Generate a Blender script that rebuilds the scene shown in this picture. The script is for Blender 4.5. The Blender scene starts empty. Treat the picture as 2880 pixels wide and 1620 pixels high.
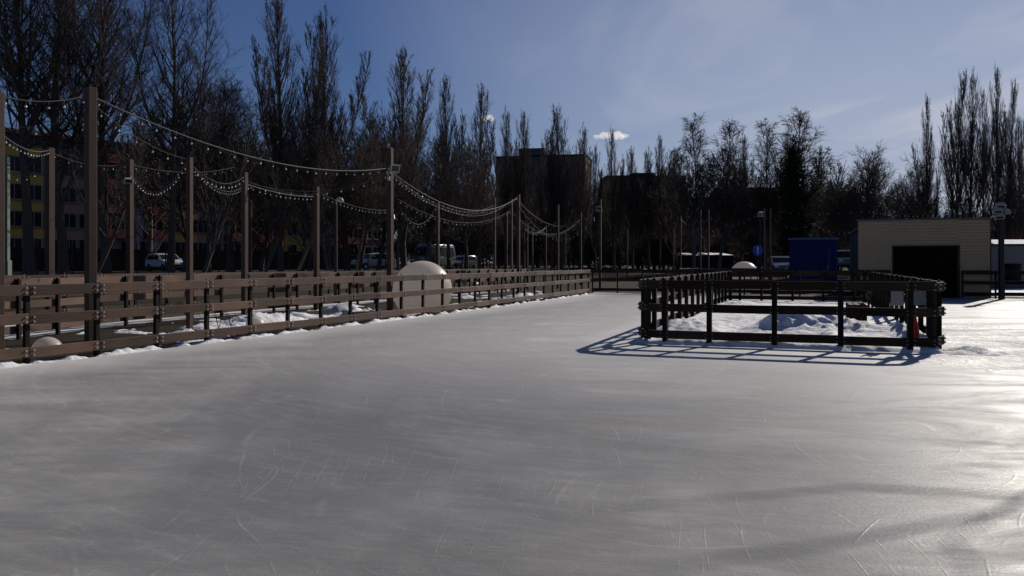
import bpy, bmesh, math, random
import numpy as np
from mathutils import Vector, Matrix, noise as mnoise

R = math.radians
rng = random.Random(7)
SC = bpy.context.scene
COL = SC.collection

# ------------------------------------------------------------------ camera, sky, sun, exposure
FPX, CX, HY, EYE = 2290.0, 1440.0, 741.0, 1.5          # focal length / horizon in photograph pixels, eye height in metres
cam_d = bpy.data.cameras.new("camera")
cam_d.lens = 36.0 * FPX / 2880.0
cam_d.sensor_width = 36.0
cam_d.shift_y = -(810.0 - HY) / 2880.0
cam_d.clip_start = 0.1
cam_d.clip_end = 6000
cam = bpy.data.objects.new("camera", cam_d)
cam.location = (0, 0, EYE)
cam.rotation_euler = (R(90), 0, 0)
COL.objects.link(cam)
SC.camera = cam

SUN_AZ, SUN_EL = R(38.0), R(28.0)                      # azimuth clockwise from +Y
SUN_DIR = Vector((math.sin(SUN_AZ) * math.cos(SUN_EL), math.cos(SUN_AZ) * math.cos(SUN_EL), math.sin(SUN_EL)))
sun_d = bpy.data.lights.new("sun", 'SUN')
sun_d.energy = 5.0
sun_d.angle = R(0.55)
sun_d.color = (1.0, 0.93, 0.84)
sun = bpy.data.objects.new("sun", sun_d)
sun.rotation_euler = (-SUN_DIR).to_track_quat('-Z', 'Y').to_euler()
sun.location = (30, 40, 40)
COL.objects.link(sun)

world = bpy.data.worlds.new("World")
SC.world = world
world.use_nodes = True
wn, wl = world.node_tree.nodes, world.node_tree.links
wn.clear()
w_out = wn.new('ShaderNodeOutputWorld')
w_bg = wn.new('ShaderNodeBackground')
w_sky = wn.new('ShaderNodeTexSky')
w_sky.sky_type = 'NISHITA'
w_sky.sun_disc = False
w_sky.sun_elevation = SUN_EL
w_sky.sun_rotation = SUN_AZ
w_sky.altitude = 150
w_sky.air_density = 1.0
w_sky.dust_density = 0.25
w_sky.ozone_density = 2.5
w_bg.inputs['Strength'].default_value = 0.05
# thin cirrus veil of the sky, a function of the direction only
w_tc = wn.new('ShaderNodeTexCoord')
w_sep = wn.new('ShaderNodeSeparateXYZ')
wl.new(w_tc.outputs['Generated'], w_sep.inputs[0])
w_zc = wn.new('ShaderNodeMath'); w_zc.operation = 'MAXIMUM'; w_zc.inputs[1].default_value = 0.06
wl.new(w_sep.outputs['Z'], w_zc.inputs[0])
w_dx = wn.new('ShaderNodeMath'); w_dx.operation = 'DIVIDE'
w_dy = wn.new('ShaderNodeMath'); w_dy.operation = 'DIVIDE'
wl.new(w_sep.outputs['X'], w_dx.inputs[0]); wl.new(w_zc.outputs[0], w_dx.inputs[1])
wl.new(w_sep.outputs['Y'], w_dy.inputs[0]); wl.new(w_zc.outputs[0], w_dy.inputs[1])
w_cmb = wn.new('ShaderNodeCombineXYZ')
wl.new(w_dx.outputs[0], w_cmb.inputs[0]); wl.new(w_dy.outputs[0], w_cmb.inputs[1])
w_map = wn.new('ShaderNodeMapping')
w_map.inputs['Rotation'].default_value = (0, 0, R(35))
w_map.inputs['Scale'].default_value = (0.9, 0.32, 1)
wl.new(w_cmb.outputs[0], w_map.inputs[0])
w_nz = wn.new('ShaderNodeTexNoise'); w_nz.inputs['Scale'].default_value = 1.1
w_nz.inputs['Detail'].default_value = 7; w_nz.inputs['Roughness'].default_value = 0.55
w_nz.inputs['Distortion'].default_value = 0.6
wl.new(w_map.outputs[0], w_nz.inputs['Vector'])
w_rp = wn.new('ShaderNodeMapRange'); w_rp.inputs['From Min'].default_value = 0.47; w_rp.inputs['From Max'].default_value = 0.78
wl.new(w_nz.outputs['Fac'], w_rp.inputs['Value'])
# the veil lies on the sunward half of the sky
w_dot = wn.new('ShaderNodeVectorMath'); w_dot.operation = 'DOT_PRODUCT'
w_dot.inputs[1].default_value = SUN_DIR
wl.new(w_tc.outputs['Generated'], w_dot.inputs[0])
w_side = wn.new('ShaderNodeMapRange'); w_side.inputs['From Min'].default_value = 0.74; w_side.inputs['From Max'].default_value = 0.93
wl.new(w_dot.outputs['Value'], w_side.inputs['Value'])
w_veil = wn.new('ShaderNodeMath'); w_veil.operation = 'MULTIPLY'
wl.new(w_rp.outputs[0], w_veil.inputs[0]); wl.new(w_side.outputs[0], w_veil.inputs[1])
w_veil2 = wn.new('ShaderNodeMath'); w_veil2.operation = 'MULTIPLY'; w_veil2.inputs[1].default_value = 0.62
wl.new(w_veil.outputs[0], w_veil2.inputs[0])
w_low = wn.new('ShaderNodeMapRange'); w_low.inputs['From Min'].default_value = 0.0; w_low.inputs['From Max'].default_value = 0.62
w_low.inputs['To Min'].default_value = 0.9; w_low.inputs['To Max'].default_value = 0.0; w_low.interpolation_type = 'SMOOTHSTEP'
wl.new(w_sep.outputs['Z'], w_low.inputs['Value'])
w_side2 = wn.new('ShaderNodeMapRange'); w_side2.inputs['From Min'].default_value = 0.68; w_side2.inputs['From Max'].default_value = 0.92
wl.new(w_dot.outputs['Value'], w_side2.inputs['Value'])
w_hz = wn.new('ShaderNodeMath'); w_hz.operation = 'MULTIPLY'; wl.new(w_low.outputs[0], w_hz.inputs[0]); wl.new(w_side2.outputs[0], w_hz.inputs[1])
w_mix0 = wn.new('ShaderNodeMix'); w_mix0.data_type = 'RGBA'
wl.new(w_hz.outputs[0], w_mix0.inputs['Factor'])
w_mix0.inputs['B'].default_value = (9.8, 11.0, 13.6, 1)
w_mix = wn.new('ShaderNodeMix'); w_mix.data_type = 'RGBA'
wl.new(w_veil2.outputs[0], w_mix.inputs['Factor'])
w_tint = wn.new('ShaderNodeMix'); w_tint.data_type = 'RGBA'; w_tint.blend_type = 'MULTIPLY'
w_tint.inputs['Factor'].default_value = 1.0
w_tint.inputs['B'].default_value = (0.62, 0.72, 1.04, 1)          # cool white balance, and a dimmer sky to deepen the shade
wl.new(w_sky.outputs[0], w_tint.inputs['A'])
wl.new(w_tint.outputs['Result'], w_mix0.inputs['A'])
wl.new(w_mix0.outputs['Result'], w_mix.inputs['A'])
w_mix.inputs['B'].default_value = (14.0, 14.2, 15.6, 1)
wl.new(w_mix.outputs['Result'], w_bg.inputs['Color'])
wl.new(w_bg.outputs[0], w_out.inputs['Surface'])

SC.view_settings.view_transform = 'Standard'
SC.view_settings.look = 'None'
SC.view_settings.gamma = 1.0
SC.view_settings.exposure = -0.25
SC.cycles.max_bounces = 6
SC.cycles.transparent_max_bounces = 8
SC.cycles.use_denoising = True
SC.cycles.volume_bounces = 4


def px(sx, sy, Y):
    """point at depth Y seen at photograph pixel (sx, sy)"""
    return Vector(((sx - CX) / FPX * Y, Y, EYE - (sy - HY) / FPX * Y))


def gx(sx, Y):
    return (sx - CX) / FPX * Y


# ------------------------------------------------------------------ materials
def mat(name, color, rough=0.8, spec=0.3, metal=0.0, var=0.0, scale=6.0, bump=0.0, bscale=30.0, coat=0.0, stretch=(1, 1, 1)):
    m = bpy.data.materials.new(name)
    m.use_nodes = True
    nt = m.node_tree
    b = nt.nodes['Principled BSDF']
    b.inputs['Base Color'].default_value = (*color, 1)
    b.inputs['Roughness'].default_value = rough
    b.inputs['Specular IOR Level'].default_value = spec
    b.inputs['Metallic'].default_value = metal
    b.inputs['Coat Weight'].default_value = coat
    tc = nt.nodes.new('ShaderNodeTexCoord')
    mp = nt.nodes.new('ShaderNodeMapping')
    mp.inputs['Scale'].default_value = stretch
    nt.links.new(tc.outputs['Object'], mp.inputs[0])
    if var > 0:
        n = nt.nodes.new('ShaderNodeTexNoise')
        n.inputs['Scale'].default_value = scale
        n.inputs['Detail'].default_value = 6
        n.inputs['Roughness'].default_value = 0.65
        nt.links.new(mp.outputs[0], n.inputs['Vector'])
        r = nt.nodes.new('ShaderNodeMapRange')
        r.inputs['From Min'].default_value = 0.25
        r.inputs['From Max'].default_value = 0.75
        r.inputs['To Min'].default_value = 1 - var
        r.inputs['To Max'].default_value = 1 + var
        nt.links.new(n.outputs['Fac'], r.inputs['Value'])
        mx = nt.nodes.new('ShaderNodeVectorMath')
        mx.operation = 'SCALE'
        mx.inputs[0].default_value = color
        nt.links.new(r.outputs[0], mx.inputs['Scale'])
        nt.links.new(mx.outputs[0], b.inputs['Base Color'])
    if bump > 0:
        n2 = nt.nodes.new('ShaderNodeTexNoise')
        n2.inputs['Scale'].default_value = bscale
        n2.inputs['Detail'].default_value = 5
        nt.links.new(mp.outputs[0], n2.inputs['Vector'])
        bp = nt.nodes.new('ShaderNodeBump')
        bp.inputs['Strength'].default_value = bump
        bp.inputs['Distance'].default_value = 0.02
        nt.links.new(n2.outputs['Fac'], bp.inputs['Height'])
        nt.links.new(bp.outputs[0], b.inputs['Normal'])
    return m


def wood_mat(name, c1, c2, rough=0.68, spec=0.28):
    """weathered planks: grain along the plank, a tone of its own for each plank (face attribute 'tone')"""
    m = bpy.data.materials.new(name)
    m.use_nodes = True
    nt = m.node_tree
    N, L = nt.nodes, nt.links
    b = N['Principled BSDF']
    b.inputs['Roughness'].default_value = rough
    b.inputs['Specular IOR Level'].default_value = spec
    uv = N.new('ShaderNodeUVMap')
    at = N.new('ShaderNodeAttribute'); at.attribute_name = 'tone'
    mp = N.new('ShaderNodeMapping'); mp.inputs['Scale'].default_value = (1.3, 26, 1)
    L.new(uv.outputs[0], mp.inputs[0])
    n = N.new('ShaderNodeTexNoise'); n.noise_dimensions = '4D'
    n.inputs['Scale'].default_value = 2.2; n.inputs['Detail'].default_value = 8; n.inputs['Roughness'].default_value = 0.7
    L.new(mp.outputs[0], n.inputs['Vector'])
    mw = N.new('ShaderNodeMath'); mw.operation = 'MULTIPLY'; mw.inputs[1].default_value = 37.0
    L.new(at.outputs['Fac'], mw.inputs[0]); L.new(mw.outputs[0], n.inputs['W'])
    add = N.new('ShaderNodeMath'); add.operation = 'MULTIPLY_ADD'; add.inputs[1].default_value = 0.75; add.inputs[2].default_value = -0.38
    L.new(at.outputs['Fac'], add.inputs[0])
    ad2 = N.new('ShaderNodeMath'); ad2.operation = 'ADD'; ad2.use_clamp = True
    L.new(add.outputs[0], ad2.inputs[0]); L.new(n.outputs['Fac'], ad2.inputs[1])
    # pale worn patches
    n3 = N.new('ShaderNodeTexNoise'); n3.inputs['Scale'].default_value = 1.6; n3.inputs['Detail'].default_value = 5
    tc = N.new('ShaderNodeTexCoord'); L.new(tc.outputs['Object'], n3.inputs['Vector'])
    cr = N.new('ShaderNodeMix'); cr.data_type = 'RGBA'
    cr.inputs['A'].default_value = (*c1, 1); cr.inputs['B'].default_value = (*c2, 1)
    L.new(ad2.outputs[0], cr.inputs['Factor'])
    r3 = N.new('ShaderNodeMapRange'); r3.inputs['From Min'].default_value = 0.3; r3.inputs['From Max'].default_value = 0.7
    r3.inputs['To Min'].default_value = 0.72; r3.inputs['To Max'].default_value = 1.3
    L.new(n3.outputs['Fac'], r3.inputs['Value'])
    sc = N.new('ShaderNodeVectorMath'); sc.operation = 'SCALE'
    L.new(cr.outputs['Result'], sc.inputs[0]); L.new(r3.outputs[0], sc.inputs['Scale'])
    L.new(sc.outputs[0], b.inputs['Base Color'])
    bp = N.new('ShaderNodeBump'); bp.inputs['Strength'].default_value = 0.35; bp.inputs['Distance'].default_value = 0.004
    L.new(n.outputs['Fac'], bp.inputs['Height']); L.new(bp.outputs[0], b.inputs['Normal'])
    return m


M = {}
M['rail'] = wood_mat('weathered plank', (0.026, 0.013, 0.008), (0.155, 0.090, 0.060))
M['shaderail'] = wood_mat('plank in painted shade', (0.009, 0.005, 0.004), (0.045, 0.028, 0.020), 0.75, 0.12)  # same wood as the weathered plank, shade of unlit faces mixed into colour
M['post'] = mat('post wood', (0.012, 0.008, 0.0065), 0.75, 0.15, var=0.3, scale=8, bump=0.3, bscale=60, stretch=(6, 6, 1))
M['pole'] = mat('pole wood', (0.075, 0.044, 0.031), 0.7, 0.25, var=0.28, scale=4, bump=0.3, bscale=40, stretch=(9, 9, 0.6))
M['bolt'] = mat('galvanised bolt', (0.5, 0.49, 0.48), 0.4, 0.5, metal=0.3)
M['shadebolt'] = mat('bolt in painted shade', (0.16, 0.155, 0.15), 0.35, 0.5, metal=0.5)  # copy of the galvanised bolt, darkened in colour to stand for shade
M['cable'] = mat('grey cable', (0.085, 0.08, 0.078), 0.7, 0.2)
M['bulb'] = mat('bulb glass', (0.85, 0.84, 0.80), 0.12, 0.6)
M['white_ball'] = mat('white plastic ball', (0.80, 0.74, 0.66), 0.36, 0.5, var=0.05, scale=3)
M['lamp_white'] = mat('white lamp housing', (0.38, 0.39, 0.37), 0.5, 0.4, var=0.08)
M['lamp_glass'] = mat('dark lamp glass', (0.03, 0.032, 0.034), 0.1, 0.6)
M['black_metal'] = mat('black metal', (0.012, 0.012, 0.014), 0.5, 0.4)
M['bark'] = mat('bark', (0.11, 0.088, 0.072), 0.95, 0.1, var=0.4, scale=3, stretch=(3, 3, 0.7))
M['twig'] = mat('twigs', (0.092, 0.074, 0.064), 0.95, 0.1, var=0.3, scale=0.6)
M['birch'] = mat('birch bark', (0.15, 0.14, 0.135), 0.9, 0.1, var=0.5, scale=4, stretch=(1, 1, 3))
M['needle'] = mat('spruce needles', (0.022, 0.034, 0.018), 0.9, 0.1, var=0.35, scale=1.5)
M['glass'] = mat('window glass', (0.014, 0.015, 0.017), 0.22, 0.25)
M['frame'] = mat('window frame', (0.22, 0.22, 0.22), 0.6, 0.3)
M['siding'] = mat('beige siding', (0.43, 0.325, 0.195), 0.75, 0.25, var=0.08, scale=2)
M['sidingdark'] = mat('brown trim', (0.05, 0.037, 0.028), 0.7, 0.25)
M['bluegrey'] = mat('blue grey sheet', (0.035, 0.06, 0.085), 0.5, 0.3, var=0.12, scale=2)
M['blue'] = mat('dark blue painted sheet', (0.004, 0.012, 0.12), 0.6, 0.35, var=0.15, scale=2)
M['bluetrim'] = mat('pale blue trim', (0.10, 0.14, 0.28), 0.5, 0.3)
M['gate'] = mat('dark gate', (0.004, 0.0035, 0.0035), 0.8, 0.1)
M['signblue'] = mat('sign blue', (0.02, 0.075, 0.42), 0.4, 0.4)
M['signwhite'] = mat('sign white', (0.75, 0.76, 0.78), 0.4, 0.4)
M['red'] = mat('red plastic', (0.42, 0.02, 0.012), 0.45, 0.4, var=0.15)
M['board'] = mat('white board', (0.27, 0.275, 0.285), 0.5, 0.3, var=0.06)
M['carwhite'] = mat('white car paint', (0.62, 0.63, 0.64), 0.22, 0.5, coat=0.6)
M['cargrey'] = mat('silver car paint', (0.095, 0.10, 0.105), 0.25, 0.5, coat=0.6)
M['tyre'] = mat('tyre', (0.015, 0.015, 0.016), 0.85, 0.2)
M['rim'] = mat('wheel rim', (0.4, 0.4, 0.41), 0.3, 0.5, metal=0.9)
M['lens'] = mat('headlight lens', (0.6, 0.6, 0.58), 0.1, 0.6)
M['taillens'] = mat('tail light lens', (0.3, 0.01, 0.01), 0.2, 0.5)
M['asphalt'] = mat('asphalt', (0.05, 0.05, 0.052), 0.9, 0.2, var=0.2, scale=3, bump=0.2, bscale=80)
M['brickwall'] = mat('dark brick wall', (0.045, 0.031, 0.024), 0.9, 0.2, var=0.35, scale=3, stretch=(1, 1, 4))
M['concrete'] = mat('concrete', (0.16, 0.19, 0.155), 0.9, 0.2, var=0.15, scale=3)
M['panelgrey'] = mat('grey panel facade', (0.10, 0.096, 0.088), 0.9, 0.2, var=0.15, scale=0.3)
M['paneldark'] = mat('dark panel facade', (0.025, 0.025, 0.026), 0.9, 0.2, var=0.15, scale=0.3)
M['shedgrey'] = mat('grey shed wall', (0.10, 0.11, 0.13), 0.8, 0.2, var=0.1, scale=1)
M['roofred'] = mat('maroon roof', (0.14, 0.03, 0.028), 0.7, 0.3, var=0.15, scale=0.6)
M['balred'] = mat('red balcony sheet', (0.14, 0.012, 0.012), 0.6, 0.3, var=0.12, scale=1)
WALLS = {'yellow': (0.62, 0.40, 0.09), 'salmon': (0.46, 0.25, 0.19), 'white': (0.55, 0.56, 0.58), 'mauve': (0.30, 0.19, 0.19),
         'grey': (0.33, 0.34, 0.36), 'crimson': (0.26, 0.05, 0.06)}
for k, c in WALLS.items():
    M['wall_' + k] = mat(k + ' render', tuple(0.95 * q for q in c), 0.9, 0.2, var=0.12, scale=0.5)


def ball_mat():
    m = M['white_ball']; nt = m.node_tree
    b = nt.nodes['Principled BSDF']; tr = nt.nodes.new('ShaderNodeBsdfTranslucent'); tr.inputs['Color'].default_value = (0.84, 0.79, 0.72, 1)
    mx = nt.nodes.new('ShaderNodeMixShader'); mx.inputs[0].default_value = 0.58
    nt.links.new(b.outputs[0], mx.inputs[1]); nt.links.new(tr.outputs[0], mx.inputs[2])
    nt.links.new(mx.outputs[0], nt.nodes['Material Output'].inputs['Surface'])


ball_mat()


def snow_mat():
    m = bpy.data.materials.new('snow')
    m.use_nodes = True
    nt = m.node_tree; N, L = nt.nodes, nt.links
    b = N['Principled BSDF']
    b.inputs['Roughness'].default_value = 0.75
    b.inputs['Specular IOR Level'].default_value = 0.3
    tc = N.new('ShaderNodeTexCoord')
    n = N.new('ShaderNodeTexNoise'); n.inputs['Scale'].default_value = 1.7; n.inputs['Detail'].default_value = 8; n.inputs['Roughness'].default_value = 0.7
    L.new(tc.outputs['Object'], n.inputs['Vector'])
    cr = N.new('ShaderNodeValToRGB')
    cr.color_ramp.elements[0].position = 0.28; cr.color_ramp.elements[0].color = (0.42, 0.41, 0.40, 1)
    cr.color_ramp.elements[1].position = 0.5; cr.color_ramp.elements[1].color = (0.80, 0.80, 0.81, 1)
    L.new(n.outputs['Fac'], cr.inputs[0]); L.new(cr.outputs[0], b.inputs['Base Color'])
    n2 = N.new('ShaderNodeTexNoise'); n2.inputs['Scale'].default_value = 14; n2.inputs['Detail'].default_value = 6; n2.inputs['Roughness'].default_value = 0.7
    L.new(tc.outputs['Object'], n2.inputs['Vector'])
    bp = N.new('ShaderNodeBump'); bp.inputs['Strength'].default_value = 0.8; bp.inputs['Distance'].default_value = 0.04
    L.new(n2.outputs['Fac'], bp.inputs['Height']); L.new(bp.outputs[0], b.inputs['Normal'])
    return m


M['snow'] = snow_mat()


EA = Vector((2.84, 15.1)); EF = Vector((0.94, -0.342)); EE = Vector((0.342, 0.94))      # the island: corner and axes


def ice_mat():
    """skated ice: dull grey body, gloss that varies, scuffed frosty patches, a foreground painted darker and thin blade scratches"""
    m = bpy.data.materials.new('skated ice')
    m.use_nodes = True
    nt = m.node_tree; N, L = nt.nodes, nt.links
    b = N['Principled BSDF']
    tc = N.new('ShaderNodeTexCoord')

    def noise(scale, rot, sx, sy, detail=6, rough=0.6, dist=0.0):
        mp = N.new('ShaderNodeMapping')
        mp.inputs['Rotation'].default_value = (0, 0, R(rot))
        mp.inputs['Scale'].default_value = (sx, sy, 1)
        L.new(tc.outputs['Object'], mp.inputs[0])
        n = N.new('ShaderNodeTexNoise'); n.inputs['Scale'].default_value = scale
        n.inputs['Detail'].default_value = detail; n.inputs['Roughness'].default_value = rough
        n.inputs['Distortion'].default_value = dist
        L.new(mp.outputs[0], n.inputs['Vector'])
        return n.outputs['Fac']

    def mrange(v, a, c, lo=0.0, hi=1.0):
        r = N.new('ShaderNodeMapRange')
        r.inputs['From Min'].default_value = a; r.inputs['From Max'].default_value = c
        r.inputs['To Min'].default_value = lo; r.inputs['To Max'].default_value = hi
        L.new(v, r.inputs['Value']); return r.outputs[0]

    def math2(op, a, c, clamp=False):
        k = N.new('ShaderNodeMath'); k.operation = op; k.use_clamp = clamp
        for i, v in enumerate((a, c)):
            if isinstance(v, (int, float)): k.inputs[i].default_value = v
            else: L.new(v, k.inputs[i])
        return k.outputs[0]

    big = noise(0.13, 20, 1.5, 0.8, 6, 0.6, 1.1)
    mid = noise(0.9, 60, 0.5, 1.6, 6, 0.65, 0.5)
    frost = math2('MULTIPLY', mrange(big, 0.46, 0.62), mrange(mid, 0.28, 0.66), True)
    # dusting of shaved snow along the boundary fence
    sp = N.new('ShaderNodeSeparateXYZ'); L.new(tc.outputs['Object'], sp.inputs[0])
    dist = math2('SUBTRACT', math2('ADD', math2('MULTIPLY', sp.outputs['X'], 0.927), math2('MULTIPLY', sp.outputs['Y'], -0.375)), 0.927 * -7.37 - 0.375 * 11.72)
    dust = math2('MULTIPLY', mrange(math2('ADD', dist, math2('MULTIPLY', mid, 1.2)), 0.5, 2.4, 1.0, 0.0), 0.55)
    # rough, scraped ice to the right of the island
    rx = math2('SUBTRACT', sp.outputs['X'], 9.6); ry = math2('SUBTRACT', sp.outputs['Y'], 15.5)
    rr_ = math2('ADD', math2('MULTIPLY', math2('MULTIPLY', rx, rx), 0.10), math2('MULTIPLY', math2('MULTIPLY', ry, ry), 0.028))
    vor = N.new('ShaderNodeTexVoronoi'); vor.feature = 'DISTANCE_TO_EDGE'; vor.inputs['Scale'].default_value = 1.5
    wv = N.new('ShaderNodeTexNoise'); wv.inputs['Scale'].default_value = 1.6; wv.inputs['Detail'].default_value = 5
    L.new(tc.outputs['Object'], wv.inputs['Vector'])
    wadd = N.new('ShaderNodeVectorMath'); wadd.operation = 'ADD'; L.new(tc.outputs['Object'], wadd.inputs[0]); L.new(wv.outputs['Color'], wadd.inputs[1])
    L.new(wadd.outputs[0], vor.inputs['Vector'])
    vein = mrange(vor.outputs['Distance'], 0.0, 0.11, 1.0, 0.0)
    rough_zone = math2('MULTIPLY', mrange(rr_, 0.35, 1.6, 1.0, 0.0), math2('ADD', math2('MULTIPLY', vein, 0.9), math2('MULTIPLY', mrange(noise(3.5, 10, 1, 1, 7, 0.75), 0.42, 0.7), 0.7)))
    # blade scratches: iso-lines of warped noises give long thin arcs
    scr = None
    for (sc, rot, sx, sy, w, lo) in ((0.30, 18, 1, 0.35, 0.003, 0.50), (0.5, 75, 1.0, 0.30, 0.0022, 0.50), (0.4, 125, 1, 0.35, 0.0022, 0.52), (0.7, 100, 0.7, 0.4, 0.003, 0.50), (0.6, 50, 1, 0.3, 0.0025, 0.5), (0.35, 150, 1, 0.4, 0.0025, 0.5)):
        base = noise(sc, rot, sx, sy, 0.0, 0.3, 0.6)
        fr = math2('FRACT', math2('MULTIPLY', base, 22.0), 0)
        d = math2('ABSOLUTE', math2('SUBTRACT', fr, 0.5), 0)
        line = mrange(d, 0.0, w * 16, 1.0, 0.0)
        brk = mrange(noise(0.9, rot * 2.1, 1, 1, 5, 0.75), lo, lo + 0.16)
        line = math2('MULTIPLY', line, brk)
        scr = line if scr is None else math2('MAXIMUM', scr, line)
    # tracks run round the island: coordinates are the distance from it and the bearing about its middle
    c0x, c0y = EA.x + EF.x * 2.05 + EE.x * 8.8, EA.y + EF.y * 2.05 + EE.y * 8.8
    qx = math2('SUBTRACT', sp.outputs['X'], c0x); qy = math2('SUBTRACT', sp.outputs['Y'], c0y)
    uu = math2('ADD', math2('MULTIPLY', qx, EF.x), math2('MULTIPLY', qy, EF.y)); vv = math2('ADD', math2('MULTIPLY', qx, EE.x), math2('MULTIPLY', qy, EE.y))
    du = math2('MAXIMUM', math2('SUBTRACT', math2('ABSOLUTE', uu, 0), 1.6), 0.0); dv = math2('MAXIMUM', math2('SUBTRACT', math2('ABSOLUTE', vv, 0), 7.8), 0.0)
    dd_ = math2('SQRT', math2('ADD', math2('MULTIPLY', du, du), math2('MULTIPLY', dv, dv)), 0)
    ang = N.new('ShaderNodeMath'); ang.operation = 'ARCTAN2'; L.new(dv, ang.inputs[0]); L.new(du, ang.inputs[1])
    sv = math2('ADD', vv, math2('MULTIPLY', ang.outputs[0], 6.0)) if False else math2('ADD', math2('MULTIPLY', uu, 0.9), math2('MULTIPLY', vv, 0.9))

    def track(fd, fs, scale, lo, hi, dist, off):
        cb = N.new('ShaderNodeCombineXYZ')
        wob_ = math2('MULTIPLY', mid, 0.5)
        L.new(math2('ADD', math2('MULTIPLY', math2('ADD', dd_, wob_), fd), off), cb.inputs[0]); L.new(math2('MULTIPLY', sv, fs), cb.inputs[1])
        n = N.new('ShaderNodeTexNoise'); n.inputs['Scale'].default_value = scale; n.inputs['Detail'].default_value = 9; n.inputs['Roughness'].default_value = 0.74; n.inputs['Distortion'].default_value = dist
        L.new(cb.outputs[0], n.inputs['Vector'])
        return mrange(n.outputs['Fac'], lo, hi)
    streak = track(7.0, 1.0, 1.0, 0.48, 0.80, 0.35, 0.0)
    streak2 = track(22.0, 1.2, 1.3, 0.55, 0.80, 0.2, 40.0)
    island = mrange(math2('ADD', dd_, math2('MULTIPLY', big, 7.0)), 3.5, 12.5, 1.0, 0.0)  # darkening of the foreground put into the colour: paler only round the island
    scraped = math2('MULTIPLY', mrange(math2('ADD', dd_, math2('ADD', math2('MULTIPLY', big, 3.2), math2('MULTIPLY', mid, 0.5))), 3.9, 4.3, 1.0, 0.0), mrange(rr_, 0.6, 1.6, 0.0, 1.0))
    edge = mrange(math2('ADD', dist, math2('MULTIPLY', big, 5.0)), 1.5, 8.5, 1.0, 0.0)  # same painted fade: paler towards the fence, dark away from it
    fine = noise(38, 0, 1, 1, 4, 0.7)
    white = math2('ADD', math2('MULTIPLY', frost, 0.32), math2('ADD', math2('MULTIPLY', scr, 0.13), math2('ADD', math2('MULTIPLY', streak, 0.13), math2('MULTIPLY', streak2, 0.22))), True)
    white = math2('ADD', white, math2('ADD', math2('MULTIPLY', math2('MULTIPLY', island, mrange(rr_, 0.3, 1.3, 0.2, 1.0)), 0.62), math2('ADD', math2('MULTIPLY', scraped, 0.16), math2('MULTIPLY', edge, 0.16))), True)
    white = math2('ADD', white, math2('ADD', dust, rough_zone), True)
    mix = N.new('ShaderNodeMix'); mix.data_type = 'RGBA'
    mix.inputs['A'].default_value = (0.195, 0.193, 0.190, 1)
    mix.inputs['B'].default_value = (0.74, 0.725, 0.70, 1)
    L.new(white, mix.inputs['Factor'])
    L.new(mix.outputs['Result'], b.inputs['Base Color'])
    patch = mrange(noise(0.55, 30, 0.7, 1.6, 8, 0.7, 0.8), 0.38, 0.62)
    L.new(math2('ADD', mrange(patch, 0, 1, 0.40, 0.62), math2('MULTIPLY', white, 0.15)), b.inputs['Roughness'])
    L.new(mrange(patch, 0, 1, 0.34, 0.16), b.inputs['Specular IOR Level'])
    b.inputs['IOR'].default_value = 1.31
    hgt = math2('ADD', math2('MULTIPLY', fine, 0.5), math2('ADD', math2('MULTIPLY', mid, 0.9), math2('ADD', math2('MULTIPLY', scr, 0.4), math2('MULTIPLY', rough_zone, 9.0))))
    hgt = math2('ADD', hgt, math2('MULTIPLY', noise(5, 70, 0.6, 2.5, 5, 0.7), 1.0))
    bp = N.new('ShaderNodeBump'); bp.inputs['Strength'].default_value = 0.35; bp.inputs['Distance'].default_value = 0.010
    L.new(hgt, bp.inputs['Height']); L.new(bp.outputs[0], b.inputs['Normal'])
    return m


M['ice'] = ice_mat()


def ground_mat():
    m = bpy.data.materials.new('winter ground')
    m.use_nodes = True
    nt = m.node_tree; N, L = nt.nodes, nt.links
    b = N['Principled BSDF']
    b.inputs['Roughness'].default_value = 0.95
    b.inputs['Specular IOR Level'].default_value = 0.1
    tc = N.new('ShaderNodeTexCoord')
    n = N.new('ShaderNodeTexNoise'); n.inputs['Scale'].default_value = 1.2; n.inputs['Detail'].default_value = 10; n.inputs['Roughness'].default_value = 0.7
    L.new(tc.outputs['Object'], n.inputs['Vector'])
    cr = N.new('ShaderNodeValToRGB')
    e = cr.color_ramp.elements
    e[0].position = 0.3; e[0].color = (0.017, 0.014, 0.010, 1)
    e[1].position = 0.62; e[1].color = (0.036, 0.032, 0.018, 1)
    x = cr.color_ramp.elements.new(0.8); x.color = (0.085, 0.082, 0.035, 1)
    L.new(n.outputs['Fac'], cr.inputs[0]); L.new(cr.outputs[0], b.inputs['Base Color'])
    n2 = N.new('ShaderNodeTexNoise'); n2.inputs['Scale'].default_value = 25; n2.inputs['Detail'].default_value = 5
    L.new(tc.outputs['Object'], n2.inputs['Vector'])
    bp = N.new('ShaderNodeBump'); bp.inputs['Strength'].default_value = 0.7; bp.inputs['Distance'].default_value = 0.04
    L.new(n2.outputs['Fac'], bp.inputs['Height']); L.new(bp.outputs[0], b.inputs['Normal'])
    return m


M['ground'] = ground_mat()


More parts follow.
